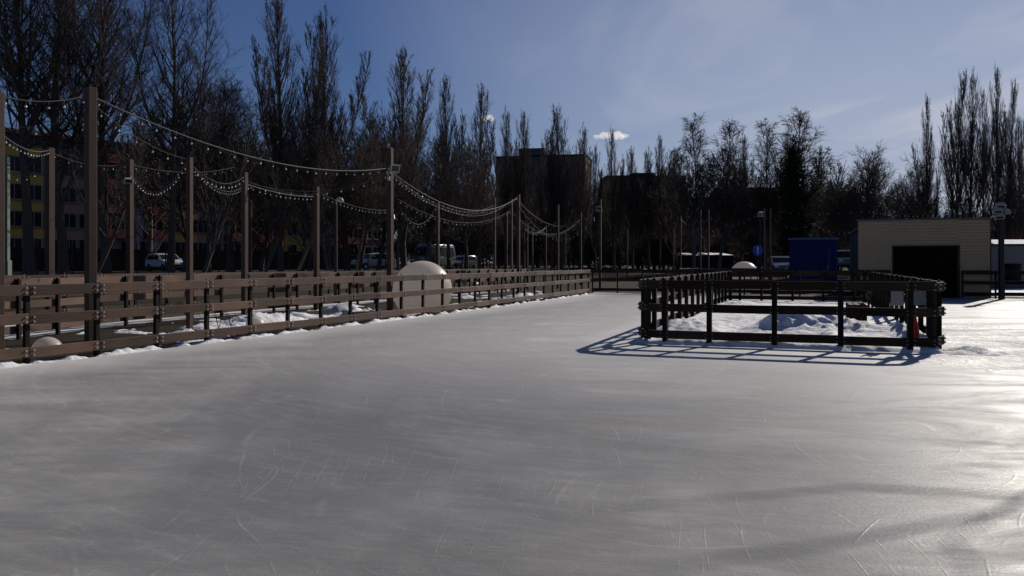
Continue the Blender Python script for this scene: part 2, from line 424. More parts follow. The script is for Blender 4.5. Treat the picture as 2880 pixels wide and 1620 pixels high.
# ------------------------------------------------------------------ mesh helpers
class MB:
    """collects polygons; build() links them as ONE mesh object"""

    def __init__(s):
        s.v, s.f, s.mi, s.tone, s.uv = [], [], [], [], []

    def add(s, verts, faces, mi=0, tone=0.5, uvs=None):
        o = len(s.v)
        s.v.extend([tuple(p) for p in verts])
        for k, fc in enumerate(faces):
            s.f.append(tuple(o + i for i in fc)); s.mi.append(mi); s.tone.append(tone)
            s.uv.append(uvs[k] if uvs else [(0, 0)] * len(fc))

    def box(s, c, size, rz=0.0, mi=0, tone=0.5, bev=0.0, M4=None):
        hx, hy, hz = size[0] / 2, size[1] / 2, size[2] / 2
        bm = bmesh.new()
        bmesh.ops.create_cube(bm, size=1)
        for v in bm.verts:
            v.co = Vector((v.co.x * size[0], v.co.y * size[1], v.co.z * size[2]))
        if bev > 0:
            bmesh.ops.bevel(bm, geom=list(bm.edges), offset=bev, segments=1, affect='EDGES')
        T = Matrix.Translation(Vector(c)) @ Matrix.Rotation(rz, 4, 'Z') if M4 is None else M4
        bm.verts.index_update()
        vs = [T @ v.co for v in bm.verts]
        u0 = rng.random() * 10
        fs, uvs = [], []
        for fc in bm.faces:
            fs.append([v.index for v in fc.verts])
            uvs.append([(v.co.x + u0, (v.co.z if abs(fc.normal.z) < .7 else v.co.y) + u0) for v in fc.verts])
        bm.free()
        s.add(vs, fs, mi, tone, uvs)

    def tube(s, pts, radii, sides=6, mi=0, cap=True):
        n = len(pts)
        P = np.asarray(pts, float)
        rr = np.asarray(radii, float)
        if rr.ndim == 0: rr = np.full(n, float(rr))
        T = np.gradient(P, axis=0)
        T /= np.linalg.norm(T, axis=1)[:, None] + 1e-9
        ref = np.array([1.0, 0.13, 0]) if abs(T[0][2]) > .8 else np.array([0, 0, 1.0])
        A = np.cross(T, ref); A /= np.linalg.norm(A, axis=1)[:, None] + 1e-9
        B = np.cross(T, A)
        a = np.arange(sides) * 2 * math.pi / sides
        ring = P[:, None, :] + rr[:, None, None] * (np.cos(a)[None, :, None] * A[:, None, :] + np.sin(a)[None, :, None] * B[:, None, :])
        vs = ring.reshape(-1, 3)
        fs = []
        for i in range(n - 1):
            for j in range(sides):
                k = (j + 1) % sides
                fs.append((i * sides + j, i * sides + k, (i + 1) * sides + k, (i + 1) * sides + j))
        if cap:
            fs.append(tuple(range(sides))[::-1]); fs.append(tuple((n - 1) * sides + j for j in range(sides)))
        s.add(vs.tolist(), fs, mi)

    def lathe(s, prof, sides=24, c=(0, 0, 0), mi=0):
        vs, fs = [], []
        for (r, z) in prof:
            for j in range(sides):
                a = 2 * math.pi * j / sides
                vs.append((c[0] + r * math.cos(a), c[1] + r * math.sin(a), c[2] + z))
        for i in range(len(prof) - 1):
            for j in range(sides):
                k = (j + 1) % sides
                fs.append((i * sides + j, i * sides + k, (i + 1) * sides + k, (i + 1) * sides + j))
        s.add(vs, fs, mi)

    def mesh(s, name, mats, smooth=False):
        me = bpy.data.meshes.new(name)
        me.from_pydata(s.v, [], s.f)
        for m in (mats if isinstance(mats, (list, tuple)) else [mats]): me.materials.append(m)
        me.polygons.foreach_set('material_index', s.mi)
        at = me.attributes.new('tone', 'FLOAT', 'FACE'); at.data.foreach_set('value', s.tone)
        ul = me.uv_layers.new(name='UVMap')
        flat = [c for f in s.uv for p in f for c in p]
        ul.data.foreach_set('uv', flat)
        if smooth: me.polygons.foreach_set('use_smooth', [True] * len(me.polygons))
        me.update()
        return me

    def build(s, name, mats, parent=None, smooth=False):
        return link(name, s.mesh(name, mats, smooth), parent)


def link(name, data, parent=None):
    o = bpy.data.objects.new(name, data)
    COL.objects.link(o)
    if parent is not None: o.parent = parent
    return o


def tag(o, label=None, cat=None, group=None, kind=None):
    if label: o['label'] = label
    if cat: o['category'] = cat
    if group: o['group'] = group
    if kind: o['kind'] = kind
    return o


def thing(name, label, cat, loc=(0, 0, 0), rz=0.0, group=None):
    o = bpy.data.objects.new(name, None)
    COL.objects.link(o)
    o.location = loc; o.rotation_euler = (0, 0, rz)
    o.empty_display_size = 0.3
    return tag(o, label, cat, group)


def copy_tree(o, parent=None):
    c = o.copy(); COL.objects.link(c); c.parent = parent
    for ch in list(o.children): copy_tree(ch, c)
    return c


def sstep(a, b, x):
    t = min(1, max(0, (x - a) / (b - a))); return t * t * (3 - 2 * t)


def fbm(x, y, z=0.0, o=4):
    return mnoise.fractal(Vector((x, y, z)), 1.0, 2.0, o)


# ------------------------------------------------------------------ plan of the rink
P0 = Vector((-7.37, 11.72)); D = Vector((0.375, 0.927)); NL = Vector((-0.927, 0.375))


def offs(x, y): return (x - P0.x) * NL.x + (y - P0.y) * NL.y
def along(x, y): return (x - P0.x) * D.x + (y - P0.y) * D.y


def terrain(x, y):
    h1 = 0.85 * sstep(13, 26, offs(x, y))
    h2 = 0.35 * sstep(46, 80, along(x, y))
    return max(h1, h2)


def resample(pts, step):
    """Catmull-Rom through pts, points at even spacing"""
    p = [Vector(q) for q in pts]
    p = [2 * p[0] - p[1]] + p + [2 * p[-1] - p[-2]]
    dense = []
    for i in range(1, len(p) - 2):
        for k in range(40):
            t = k / 40
            a, b, c, d = p[i - 1], p[i], p[i + 1], p[i + 2]
            dense.append(0.5 * ((2 * b) + (c - a) * t + (2 * a - 5 * b + 4 * c - d) * t * t + (3 * b - a - 3 * c + d) * t ** 3))
    dense.append(p[-2])
    L = [0.0]
    for i in range(1, len(dense)): L.append(L[-1] + (dense[i] - dense[i - 1]).length)
    n = max(1, round(L[-1] / step)); out = []
    j = 0
    for i in range(n + 1):
        s = L[-1] * i / n
        while j < len(L) - 2 and L[j + 1] < s: j += 1
        t = (s - L[j]) / max(1e-6, L[j + 1] - L[j])
        out.append(dense[j].lerp(dense[j + 1], t))
    return out


F1 = resample([(-9.6, 6.6), (-8.5, 9.1), (-7.37, 11.72), (-5.92, 15.0), (-4.13, 19.3), (-1.69, 25.15), (0.95, 32.2), (3.75, 39.9)], 1.18)
F2 = resample([(-13.6, 7.5), (-11.3, 12.0), (-9.9, 15.2), (-9.3, 19.5), (-7.6, 24.5), (-5.0, 31.0), (-1.9, 38.5), (0.9, 46)], 1.18)
F3 = resample([(-19.5, 9.0), (-16.2, 14.5), (-13.9, 19.0), (-11.4, 24.5), (-8.2, 31.5), (-4.4, 39.5), (-1.2, 47.0)], 1.18)

# ------------------------------------------------------------------ the setting: ground, ice, road
def grid_sheet(name, xs, ys, hfun, m, kind='structure', smooth=True):
    vs, fs = [], []
    nx, ny = len(xs), len(ys)
    for y in ys:
        for x in xs: vs.append((x, y, hfun(x, y)))
    for j in range(ny - 1):
        for i in range(nx - 1):
            a = j * nx + i
            fs.append((a, a + 1, a + nx + 1, a + nx))
    mb = MB(); mb.add(vs, fs)
    o = mb.build(name, m, None, smooth)
    o['kind'] = kind
    return o


def axis(lo, hi, near, far, fine, coarse):
    out = [lo]
    while out[-1] < hi:
        x = out[-1]
        out.append(x + (fine if near <= x <= far else coarse))
    return out


grid_sheet('ground', axis(-1500, 1500, -60, 60, 2.0, 60), axis(-60, 2600, -60, 130, 2.0, 60), terrain, M['ground'])


def poly_sheet(name, pts, z, m):
    mb = MB(); mb.add([(p[0], p[1], z) for p in pts], [tuple(range(len(pts)))])
    o = mb.build(name, m); o['kind'] = 'structure'; return o


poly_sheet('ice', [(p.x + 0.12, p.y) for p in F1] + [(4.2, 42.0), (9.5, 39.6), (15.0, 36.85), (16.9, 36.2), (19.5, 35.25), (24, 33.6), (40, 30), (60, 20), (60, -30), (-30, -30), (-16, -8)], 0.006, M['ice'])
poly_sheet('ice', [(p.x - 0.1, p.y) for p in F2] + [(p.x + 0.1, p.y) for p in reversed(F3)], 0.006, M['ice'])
# street behind the trees
st0, st1 = P0 + NL * 34 - D * 30, P0 + NL * 20 + D * 150
dv = (st1 - st0).normalized(); nv = Vector((-dv.y, dv.x))
mb = MB()
for i in range(90):
    a = st0 + dv * (i * 2.0); b2 = st0 + dv * (i * 2.0 + 2.0)
    q = [a - nv * 3.5, b2 - nv * 3.5, b2 + nv * 3.5, a + nv * 3.5]
    mb.add([(p.x, p.y, terrain(p.x, p.y) + 0.03) for p in q], [(0, 1, 2, 3)])
mb.build('road', M['asphalt'])['kind'] = 'structure'


# ------------------------------------------------------------------ fences of the rink
LEVELS = ((1.03, 1.19), (0.605, 0.755), (0.11, 0.26))


def post_mesh(side, mats, levels=LEVELS, top=1.165, w=0.068):
    """peaked square post; bolts stand proud of the plank face on the given side (+1 = local +y)"""
    mb = MB()
    h = w / 2
    vs = [(-h, -h, -0.1), (h, -h, -0.1), (h, h, -0.1), (-h, h, -0.1), (-h, -h, top), (h, -h, top), (h, h, top), (-h, h, top), (-h * .4, 0, top + .045), (h * .4, 0, top + .045)]
    mb.add(vs, [(0, 1, 5, 4), (1, 2, 6, 5), (2, 3, 7, 6), (3, 0, 4, 7), (4, 5, 9, 8), (6, 7, 8, 9), (5, 6, 9), (7, 4, 8)])
    y0 = side * (h + 0.045); y1 = side * (h + 0.058)
    for (z0, z1) in levels:
        for dx in (-0.062, 0.062):
            for f in (0.27, 0.73):
                z = z0 + (z1 - z0) * f
                mb.tube([(dx, y0 - side * .02, z), (dx, y1, z), (dx, y1 + side * .006, z)], [0.015, 0.015, 0.010], 6, mi=1)
    mb.tube([(0, 0, top + .02), (0, 0, top + .062)], [0.013, 0.012], 6, mi=1)
    return mb.mesh('post', mats)


def fence(name, label, pts, side, railmat, closed=False, group='plank fences of the skating rink', gap=None, seed=1, postmat='post', levels=LEVELS, pw=0.068):
    """pts: post positions (2D). Planks sit on the side (+1 left of travel, -1 right). Rails and posts are parts."""
    rr = random.Random(seed)
    root = thing(name, label, 'fence', (pts[0].x, pts[0].y, 0), 0, group)
    base = pts[0]
    n = len(pts)
    pm = post_mesh(side, [M[postmat], M['bolt' if railmat is M['rail'] else 'shadebolt']], levels, w=pw)
    dirs = []
    for i in range(n):
        a = pts[i - 1] if (i > 0 or closed) else pts[i]
        b = pts[(i + 1) % n] if (i < n - 1 or closed) else pts[i]
        dirs.append((b - a).normalized())
    for i in range(n):
        o = link('post', pm, root)
        q = pts[i] - base
        o.location = (q.x, q.y, rr.uniform(-.012, .012))
        o.rotation_euler = (rr.uniform(-.006, .006), rr.uniform(-.006, .006), math.atan2(dirs[i].y, dirs[i].x))
    for (z0, z1) in levels:
        mb = MB()
        m_ = n if closed else n - 1
        for i in range(m_):
            if gap and i in gap: continue
            j = (i + 1) % n
            o1 = Vector((-dirs[i].y, dirs[i].x)) * side; o2 = Vector((-dirs[j].y, dirs[j].x)) * side
            off = pw / 2 + 0.024
            a = pts[i] - base + o1 * off; b = pts[j] - base + o2 * off
            d = b - a; L = d.length - 0.008
            c = (a + b) / 2
            dz = rr.uniform(-.009, .009); tilt = rr.uniform(-.004, .004)
            T = Matrix.Translation((c.x, c.y, (z0 + z1) / 2 + dz)) @ Matrix.Rotation(math.atan2(d.y, d.x), 4, 'Z') @ Matrix.Rotation(tilt, 4, 'Y')
            mb.box(None, (L, 0.042, z1 - z0 + rr.uniform(-.008, .006)), tone=rr.random(), bev=0.005, M4=T)
        mb.build('rail', railmat, root)
    return root


fence('plank_fence', 'long brown plank fence bordering the ice from the left edge past the big white sphere', F1, -1, M['rail'], seed=3)
fence('plank_fence', 'plank fence just behind the spheres and snow strip, posts turned to the viewer', F2, 1, M['rail'], seed=4)
fence('plank_fence', 'farthest of the parallel plank fences, in front of the tree trunks and parked cars', F3, -1, M['rail'], seed=5)
BACK_L = resample([(4.1, 41.4), (6.5, 40.9), (10.0, 39.2), (14.2, 37.1), (16.75, 36.12)], 1.2)
BACK_R = resample([(19.45, 35.15), (22.0, 34.22), (26, 32.8), (30, 31.3)], 1.3)
fence('plank_fence', 'dark plank fence closing the far end of the ice, left of the beige building', BACK_L, -1, M['shaderail'], seed=6)
fence('plank_fence', 'dark plank fence right of the black doorway, beside the black lamp pole', BACK_R, -1, M['shaderail'], seed=8)
LIT = resample([(10.8, 52.5), (12.2, 54.2), (14.0, 54.9), (16.0, 54.5), (17.8, 52.8)], 1.2)
fence('plank_fence', 'short sunlit curved plank fence in front of the far white sphere', LIT, -1, M['rail'], seed=9)

# the island in the ice: rounded rectangle


def enc(u, v): return EA + EF * u + EE * v


ER, EW, EL = 0.5, 4.1, 17.6
epts = [enc(u, 0) for u in (0, .8, 1.93, 3.02, 4.1)]
k7 = ER * (1 - math.cos(R(45)))
epts += [enc(EW + ER * math.sin(R(45)), k7)]
nside = 14
epts += [enc(EW + ER, ER + (EL - 2 * ER) * i / nside) for i in range(nside + 1)]
epts += [enc(EW + ER * math.sin(R(45)), EL - k7)]
epts += [enc(u, EL) for u in (4.1, 3.02, 1.93, .8, 0)]
epts += [enc(-ER * math.sin(R(45)), EL - k7)]
epts += [enc(-ER, EL - ER - (EL - 2 * ER) * i / nside) for i in range(nside + 1)]
epts += [enc(-ER * math.sin(R(45)), k7)]
fence('plank_fence', 'dark rounded plank enclosure standing on the ice around heaps of snow', epts, -1, M['shaderail'], closed=True, seed=11, group=None, pw=0.092)


# ------------------------------------------------------------------ snow
def snow_field(name, nu, nv, pos, height, label_kind='stuff'):
    vs, fs = [], []
    for j in range(nv):
        for i in range(nu):
            x, y = pos(i / (nu - 1), j / (nv - 1))
            vs.append((x, y, height(i / (nu - 1), j / (nv - 1), x, y)))
    for j in range(nv - 1):
        for i in range(nu - 1):
            a = j * nu + i
            fs.append((a, a + 1, a + nu + 1, a + nu))
    mb = MB(); mb.add(vs, fs)
    o = mb.build(name, M['snow'], None, True); o['kind'] = label_kind
    return o


# snow inside the island
MOUNDS = [(2.3, 2.9, 0.55, 0.6, 0.38), (3.3, 3.1, 0.6, 0.5, 0.24), (1.75, 3.0, 0.4, 0.45, 0.2), (0.25, 1.6, 0.55, 0.6, 0.22), (0.0, 2.6, 0.5, 0.7, 0.2), (1.3, 6.5, 0.9, 0.8, 0.08),
          (4.2, 1.3, 0.5, 0.45, 0.16), (4.25, 2.7, 0.45, 0.6, 0.2), (2.4, 9.5, 1.2, 1.2, 0.1), (0.3, 13.5, 0.7, 0.8, 0.16), (3.9, 8.5, 0.6, 1.3, 0.12), (2.9, 1.5, 0.22, 0.9, 0.14)]


def enc_pos(u, v):
    U = -0.75 + u * (EW + 1.5); V = -0.45 + v * (EL + 0.9)
    p = enc(U, V); return p.x, p.y


def enc_h(u, v, x, y):
    U = -0.75 + u * (EW + 1.5); V = -0.45 + v * (EL + 0.9)
    dx = max(-ER + .1 - U, U - (EW + ER - .1), 0); dy = max(0.05 - V, V - EL + 0.05, 0)
    edge = math.hypot(dx, dy)
    far = 1 - .75 * sstep(4.5, 7.5, V)
    h = 0.07 + (0.03 + 0.035 * fbm(x * 1.3, y * 1.3, 3) + 0.022 * fbm(x * 4.5, y * 4.5, 8, 3) + .02 * max(0, fbm(x * 9, y * 9, 15, 2) - .15)) * far
    for (mu, mv, su, sv, a) in MOUNDS:
        q = ((U - mu) / su) ** 2 + ((V - mv) / sv) ** 2
        if q < 7: h += a * math.exp(-q * (1 + 0.35 * fbm(x * 2.2, y * 2.2, 5, 3))) * (1 + 0.25 * fbm(x * 4, y * 4, 1, 3))
    w = 0.26 + 0.22 * fbm(x * 1.3, y * 1.3, 12, 3)
    return h * (1 - sstep(0, max(.06, w), edge)) - 0.02 * sstep(0.03, .3, edge) - 0.01


snow_field('snow', 150, 420, enc_pos, enc_h)


# snow and lumps lying along the first fence and between the two left fences
def lerp_path(P, t):
    f = t * (len(P) - 1); i = min(int(f), len(P) - 2); return P[i].lerp(P[i + 1], f - i)


def bank_pos(u, v):
    a = lerp_path(F1, v); return a.x + (-0.927) * (-0.30 + u * 0.75), a.y + 0.375 * (-0.30 + u * 0.75)


def bank_h(u, v, x, y):
    w = -0.30 + u * 0.75
    prof = math.exp(-((w + 0.02) / 0.13) ** 2)
    n = fbm(x * 2.1, y * 2.1, 20, 4)
    return -0.02 + prof * max(0, 0.055 + 0.10 * n) + 0.018 * fbm(x * 7, y * 7, 2, 3) * prof


snow_field('snow', 26, 900, bank_pos, bank_h)


def strip_pos(u, v):
    a = lerp_path(F1, v); b = lerp_path(F2, v)
    p = a.lerp(b, 0.08 + 0.86 * u); return p.x, p.y


def strip_h(u, v, x, y):
    n = fbm(x * 0.55, y * 0.55, 31, 5)
    h = -0.10 + 0.30 * n + 0.04 * fbm(x * 3, y * 3, 7, 3)
    for (cx, cy, r, a) in ((-6.1, 16.6, 0.75, 0.26), (-7.0, 17.4, 0.6, 0.2), (-6.5, 20.0, 0.9, 0.36), (-5.7, 20.9, 0.7, 0.28), (-8.7, 13.0, .5, .18), (-7.4, 15.9, .4, .16), (-4.6, 23.6, 0.8, 0.14),
                           (-3.0, 27.4, 0.6, 0.3), (-5.6, 25.8, 0.9, 0.22), (-4.6, 26.4, 0.9, 0.24), (0.5, 35, 1.5, 0.3), (-7.9, 13.9, .5, .14)):
        q = ((x - cx) ** 2 + (y - cy) ** 2) / r ** 2
        if q < 6: h += a * math.exp(-q) * (1 + 0.4 * fbm(x * 3.3, y * 3.3, 9, 3))
    return h * sstep(0, .06, u) * sstep(1, .94, u) - 0.02


snow_field('snow', 40, 520, strip_pos, strip_h)


def lump(name, c, r, h, seed):
    mb = MB(); n = 26
    vs, fs = [], []
    for j in range(n):
        for i in range(n):
            x = (i / (n - 1) - .5) * 2; y = (j / (n - 1) - .5) * 2
            q = math.sqrt(x * x + y * y)
            z = h * max(-.2, (1 - q * (1 + .35 * fbm(x * 1.5, y * 1.5, seed, 3)))) * (0.8 + .5 * fbm(x * 3, y * 3, seed + 3, 4))
            vs.append((c[0] + x * r, c[1] + y * r * .8, z - .01))
    for j in range(n - 1):
        for i in range(n - 1):
            a = j * n + i; fs.append((a, a + 1, a + n + 1, a + n))
    mb.add(vs, fs)
    o = mb.build(name, M['snow'], None, True); return o


def fy(u, v): return 19.5 + 22 * u, 37.0 + 12 * v - 6 * u


def fz(u, v, x, y): return -.04 + .12 * sstep(0, .1, v) * sstep(1, .9, v) * sstep(0, .06, u) + .05 * fbm(x * .6, y * .6, 44, 4)


snow_field('snow', 90, 60, fy, fz)
tag(lump('snow_heap', (7.65, 13.6), 0.62, 0.16, 2), 'low bright snow heap at the right front corner of the enclosure', 'snow heap')

# snow lying in strips beyond the far fence
for k, (x0, x1, sy, Y) in enumerate(((735, 885, 754, 44), (955, 1010, 749, 50), (25, 60, 771, 32), (1315, 1345, 743, 60))):
    a = gx(x0, Y); b = gx(x1, Y)

    def bp(u, v, a=a, b=b, Y=Y): return a + (b - a) * u, Y - 1.0 + 2.4 * v

    def bh(u, v, x, y, k=k):
        return terrain(x, y) + 0.24 * sstep(0, .25, v) * sstep(1, .7, v) * sstep(0, .08, u) * sstep(1, .92, u) * (1 + .5 * fbm(x * 1.2, y * 1.2, k, 3)) - 0.03
    snow_field('snow', 40, 16, bp, bh)


# ------------------------------------------------------------------ white spheres
def ball(r, zc, loc, label):
    mb = MB()
    prof = []
    n = 40
    for i in range(n + 1):
        a = -math.pi / 2 + math.pi * i / n
        z = zc + r * math.sin(a)
        if z < -0.1: continue
        prof.append((max(0.001, r * math.cos(a)), z))
    mb.lathe(prof, 64)
    o = mb.build('garden_sphere', M['white_ball'], None, True)
    o.location = loc
    return tag(o, label, 'sphere', 'white spheres in the lawn')


Yb = 25.6
ball(83.5 * Yb / FPX, EYE - (817 - HY) / FPX * Yb, (gx(1188, Yb), Yb, 0), 'huge white sphere sunk in the ground behind the brown fence')
ball(0.245, 0.0, (gx(133, 13.7), 13.7, 0.02), 'small white dome nearest the left edge behind the lowest plank')
ball(0.225, 0.02, (gx(718, 18.9), 18.9, 0.02), 'small white dome behind the lowest plank left of the huge sphere')
ball(1.0, 0.72, (gx(2093, 57.5), 57.5, terrain(gx(2093, 57.5), 57.5) - .1), 'white sphere far off between the curved fence and the blue container')


# ------------------------------------------------------------------ poles and lamps
def floodlight(parent, loc, rz, tilt=R(20), s=1.0, glassmat='lamp_glass', housemat='lamp_white'):
    """housing with a face frame, dark glass and a bracket, facing local -y"""
    h = MB()
    w, hh, d = 0.30 * s, 0.22 * s, 0.13 * s
    vs = [(-w / 2, -d / 2, -hh / 2), (w / 2, -d / 2, -hh / 2), (w / 2, -d / 2, hh / 2), (-w / 2, -d / 2, hh / 2),
          (-w * .32, d / 2, -hh * .3), (w * .32, d / 2, -hh * .3), (w * .32, d / 2, hh * .3), (-w * .32, d / 2, hh * .3)]
    h.add(vs, [(0, 3, 2, 1), (4, 5, 6, 7), (0, 1, 5, 4), (1, 2, 6, 5), (2, 3, 7, 6), (3, 0, 4, 7)])
    t = 0.03 * s
    h.box((0, -d / 2 - .012 * s, hh / 2 - t / 2), (w + .02 * s, .026 * s, t))
    h.box((0, -d / 2 - .012 * s, -hh / 2 + t / 2), (w + .02 * s, .026 * s, t))
    for sx in (-1, 1): h.box((sx * (w / 2 - t / 2), -d / 2 - .0125 * s, 0), (t, .027 * s, hh - 2 * t))
    for sx in (-1, 1): h.tube([(sx * w * .55, 0, 0), (sx * w * .55, .02, -hh * .75), (0, .03, -hh * .8)], 0.012 * s, 5)
    o = h.build('floodlight', M[housemat], parent)
    o.location = loc; o.rotation_euler = (tilt, 0, rz)
    g = MB(); g.box((0, -d / 2 - .006 * s, 0), (w - 2 * t, .012 * s, hh - 2 * t))
    g.build('glass', M[glassmat], o)
    return o


POLES = {}


def pole(key, sx, Y, h, w, label, m='pole', base=None, rz=R(-22)):
    X = gx(sx, Y); zb = terrain(X, Y) if base is None else base
    root = thing('light_pole', label, 'pole', (X, Y, zb), rz + rng.uniform(-.05, .05), 'square wooden poles carrying the string lights')
    mb = MB()
    H = h - zb
    mb.box((0, 0, H / 2 - .1), (w, w, H + .2), bev=w * .06)
    mb.build('shaft', M[m], root)
    POLES[key] = Vector((X, Y, h))
    return root


def ptop(key, drop=0.08):
    p = POLES[key].copy(); p.z -= drop; return p


pole('edge', -8, 13.3, 4.3, 0.16, 'thick brown pole cut by the left edge of the picture', rz=R(-30))
pole('big', 255, 15.2, 4.78, 0.165, 'tallest and thickest brown pole, near the left edge behind the fence', rz=R(-33))
pole('a', 533, 17.5, 3.78, 0.11, 'slim brown pole rising from the snow strip right of the tallest pole')
pole('b', 688, 22.4, 4.0, 0.14, 'slim brown pole right of the one beside the snow heap')
p_lamp = pole('c', 1097, 25.8, 5.15, 0.165, 'brown pole with a white floodlight left of the huge sphere')
pole('d', 890, 26.6, 4.0, 0.15, 'dim brown pole between the white parked car and the sphere pole')
pole('e', 140, 24.7, 5.0, 0.20, 'brown pole at the far left beyond the plank fences')
p_tilt = pole('f', 365, 27.3, 4.98, 0.18, 'brown pole with tilted white floodlight beside the parked white car')
pole('g', 704, 45, 5.0, 0.16, 'faint brown pole just right of a slim nearer pole, by the red facade')
pole('h', 1231, 33, 4.0, 0.125, 'slim brown pole rising behind the top of the huge white sphere')
pole('i', 1458, 41, 4.95, 0.15, 'brown pole with peaked bracket where the long cables meet, left of the grey tower')
LAB = 'thin far brown pole among the dark trunks at the end of the left fence'
for key, sx, Y, h, w in (('j', 1391, 43.6, 5.0, .16), ('k', 1425, 50, 4.7, .14), ('l', 1438, 44.5, 5.0, .17), ('n', 1483, 55, 4.2, .14), ('o', 1497, 62, 4.2, .15),
                         ('p', 1535, 58, 4.2, .14), ('q', 1569, 48.6, 5.0, .17), ('r', 1590, 68, 4.2, .14), ('s', 1633, 56, 5.0, .16)):
    pole(key, sx, Y, h, w * .75, LAB)
p_mid = pole('t', 1688, 44.5, 5.0, 0.13, 'brown pole with grey floodlight box where the left fence ends', rz=R(-20))
LAB2 = 'thin far brown pole above the back of the dark enclosure'
for key, sx, Y, h, w in (('u', 1764, 66, 4.3, .14), ('v', 1894, 62, 4.2, .13), ('w', 1914, 60, 5.0, .14), ('x', 1948, 66, 4.5, .13), ('y', 1970, 53, 5.0, .13), ('z', 1992, 53, 5.0, .15),
                         ('z2', 2149, 51, 5.0, .12), ('z3', 2166, 52, 5.0, .12)):
    pole(key, sx, Y, h, w * .75, LAB2)

# lamps on poles
b_ = MB(); b_.tube([(0, 0, 0), (0, -.10, .02), (0, -.14, .10)], [.02, .02, .02], 6)
o = b_.build('bracket', M['lamp_white'], p_lamp); o.location = (0.02, -.10, 4.28)
floodlight(p_lamp, (0.26, -.2, 4.50), R(66), R(20), 1.1)
b_ = MB(); b_.box((0, 0, 0), (.09, .08, .14), bev=.015); o = b_.build('junction_box', M['lamp_white'], p_lamp); o.location = (0.03, -.13, 4.18)
cm = MB(); cm.tube([(0, 0, 0), (.05, -.05, 0), (.10, -.06, -.02)], .015, 6); cm.tube([(.07, -.03, .03), (.16, -.12, -.09)], [.05, .04], 10)
o = cm.build('security_camera', M['lamp_white'], p_lamp); o.location = (.09, -.05, 2.98)
floodlight(p_tilt, (0.10, -.16, 4.28 - terrain(gx(365, 27.3), 27.3)), R(50), R(40), .85)
floodlight(p_mid, (0.0, -.2, 4.5), R(0), R(12), 1.05)

# black pole with three floodlights, at the right edge
X, Y = gx(2816, 34.0), 34.0
bp_ = thing('lamp_pole', 'black pole with three stacked floodlights at the right edge beside the beige building', 'lamp pole', (X, Y, 0), 0)
mb = MB(); mb.box((0, 0, 2.1), (.17, .17, 4.4), bev=.01); mb.box((.12, 0, .6), (.05, .05, 1.3)); mb.build('shaft', M['black_metal'], bp_)
for k, (dx, sy) in enumerate(((-.12, 577), (-.25, 591), (-.17, 607))):
    floodlight(bp_, (dx, -.18, EYE - (sy - HY) / FPX * Y), R(-25), R(60), 1.15)
for sx_ in (0.22, 0.3):
    floodlight(bp_, (sx_, .05, 3.95 - sx_), R(120), R(30), .7)

# street lamps / dark lamp pole by the road sign
X, Y = gx(2137, 51.5), 51.5
ds = thing('lamp_pole', 'dark thin lamp pole behind the round blue road sign', 'lamp pole', (X, Y, terrain(X, Y)))
mb = MB(); mb.tube([(0, 0, -.1), (0, 0, 4.7)], [.07, .06], 8); mb.build('shaft', M['black_metal'], ds)
floodlight(ds, (0.02, -.15, 4.65), R(10), R(25), 1.3)
X, Y = gx(944, 31), 31
ds = thing('street_lamp', 'black street lamp with pale curved head left of the sphere pole', 'street lamp', (X, Y, terrain(X, Y)))
mb = MB(); H = 3.85 - terrain(X, Y)
mb.tube([(0, 0, -.1), (0, 0, H)], [.08, .06], 8); mb.build('shaft', M['black_metal'], ds)
mb = MB(); mb.tube([(0, 0, H), (.08, 0, H + .08), (.22, 0, H + .05), (.3, 0, H)], [.04, .09, .1, .03], 8); mb.build('lamp_head', M['lamp_white'], ds, True)

# pale concrete post at the far left
X, Y = gx(17, 36), 36
mb = MB(); mb.box((0, 0, 2.7), (.24, .24, 5.6), bev=.02); mb.box((0, 0, .4), (.34, .34, 1.0), bev=.02)
o = mb.build('utility_pole', M['concrete'])
o.location = (X, Y, terrain(X, Y)); tag(o, 'pale greenish concrete utility pole at the left edge among the tree trunks', 'pole')

# leaning bare tree outside the right edge: only the shadow of its long limb reaches the picture
lt = thing('leaning_tree', 'leaning bare tree standing outside the right edge of the picture', 'tree', (10.9, 13.6, 0))
mb = MB(); mb.tube([(0, 0, -.1), (.0, .05, 1.5), (.03, .3, 3.4), (.1, .75, 5.0)], [.20, .16, .13, .10], 9); mb.build('trunk', M['bark'], lt, True)
mb = MB()
mb.tube([(.1, .75, 5.0), (.34, 1.68, 6.6), (.6, 2.25, 7.4), (.87, 2.88, 8.2)], [.06, .034, .028, .010], 6)
for (a, b, c, r) in (((.34, 1.68, 6.6), (1.2, 1.5, 7.2), (2.2, 1.4, 7.5), .018), ((.5, 2.0, 7.0), (-.3, 2.5, 7.2), (-1.3, 2.8, 7.7), .018), ((.6, 2.25, 7.4), (1.4, 2.5, 7.8), (2.1, 3.1, 7.9), .016),
                     ((.6, 2.25, 7.4), (.1, 2.7, 8.1), (-.3, 3.1, 8.6), .02), ((.85, 2.8, 8.1), (1.1, 2.7, 8.5), (1.2, 2.8, 8.9), .014)):
    mb.tube([a, b, c], [r * 1.5, r, r * .5], 5)
mb.build('crown', M['twig'], lt)

# ------------------------------------------------------------------ string lights
bm = MB()
bm.lathe([(0.001, -.062), (.018, -.058), (.027, -.045), (.029, -.032), (.022, -.014), (.012, 0.0)], 8)
bm.lathe([(.012, 0.0), (.013, .028), (.001, .03)], 6, mi=1)
BULB = bm.mesh('bulb', [M['bulb'], M['cable']], True)


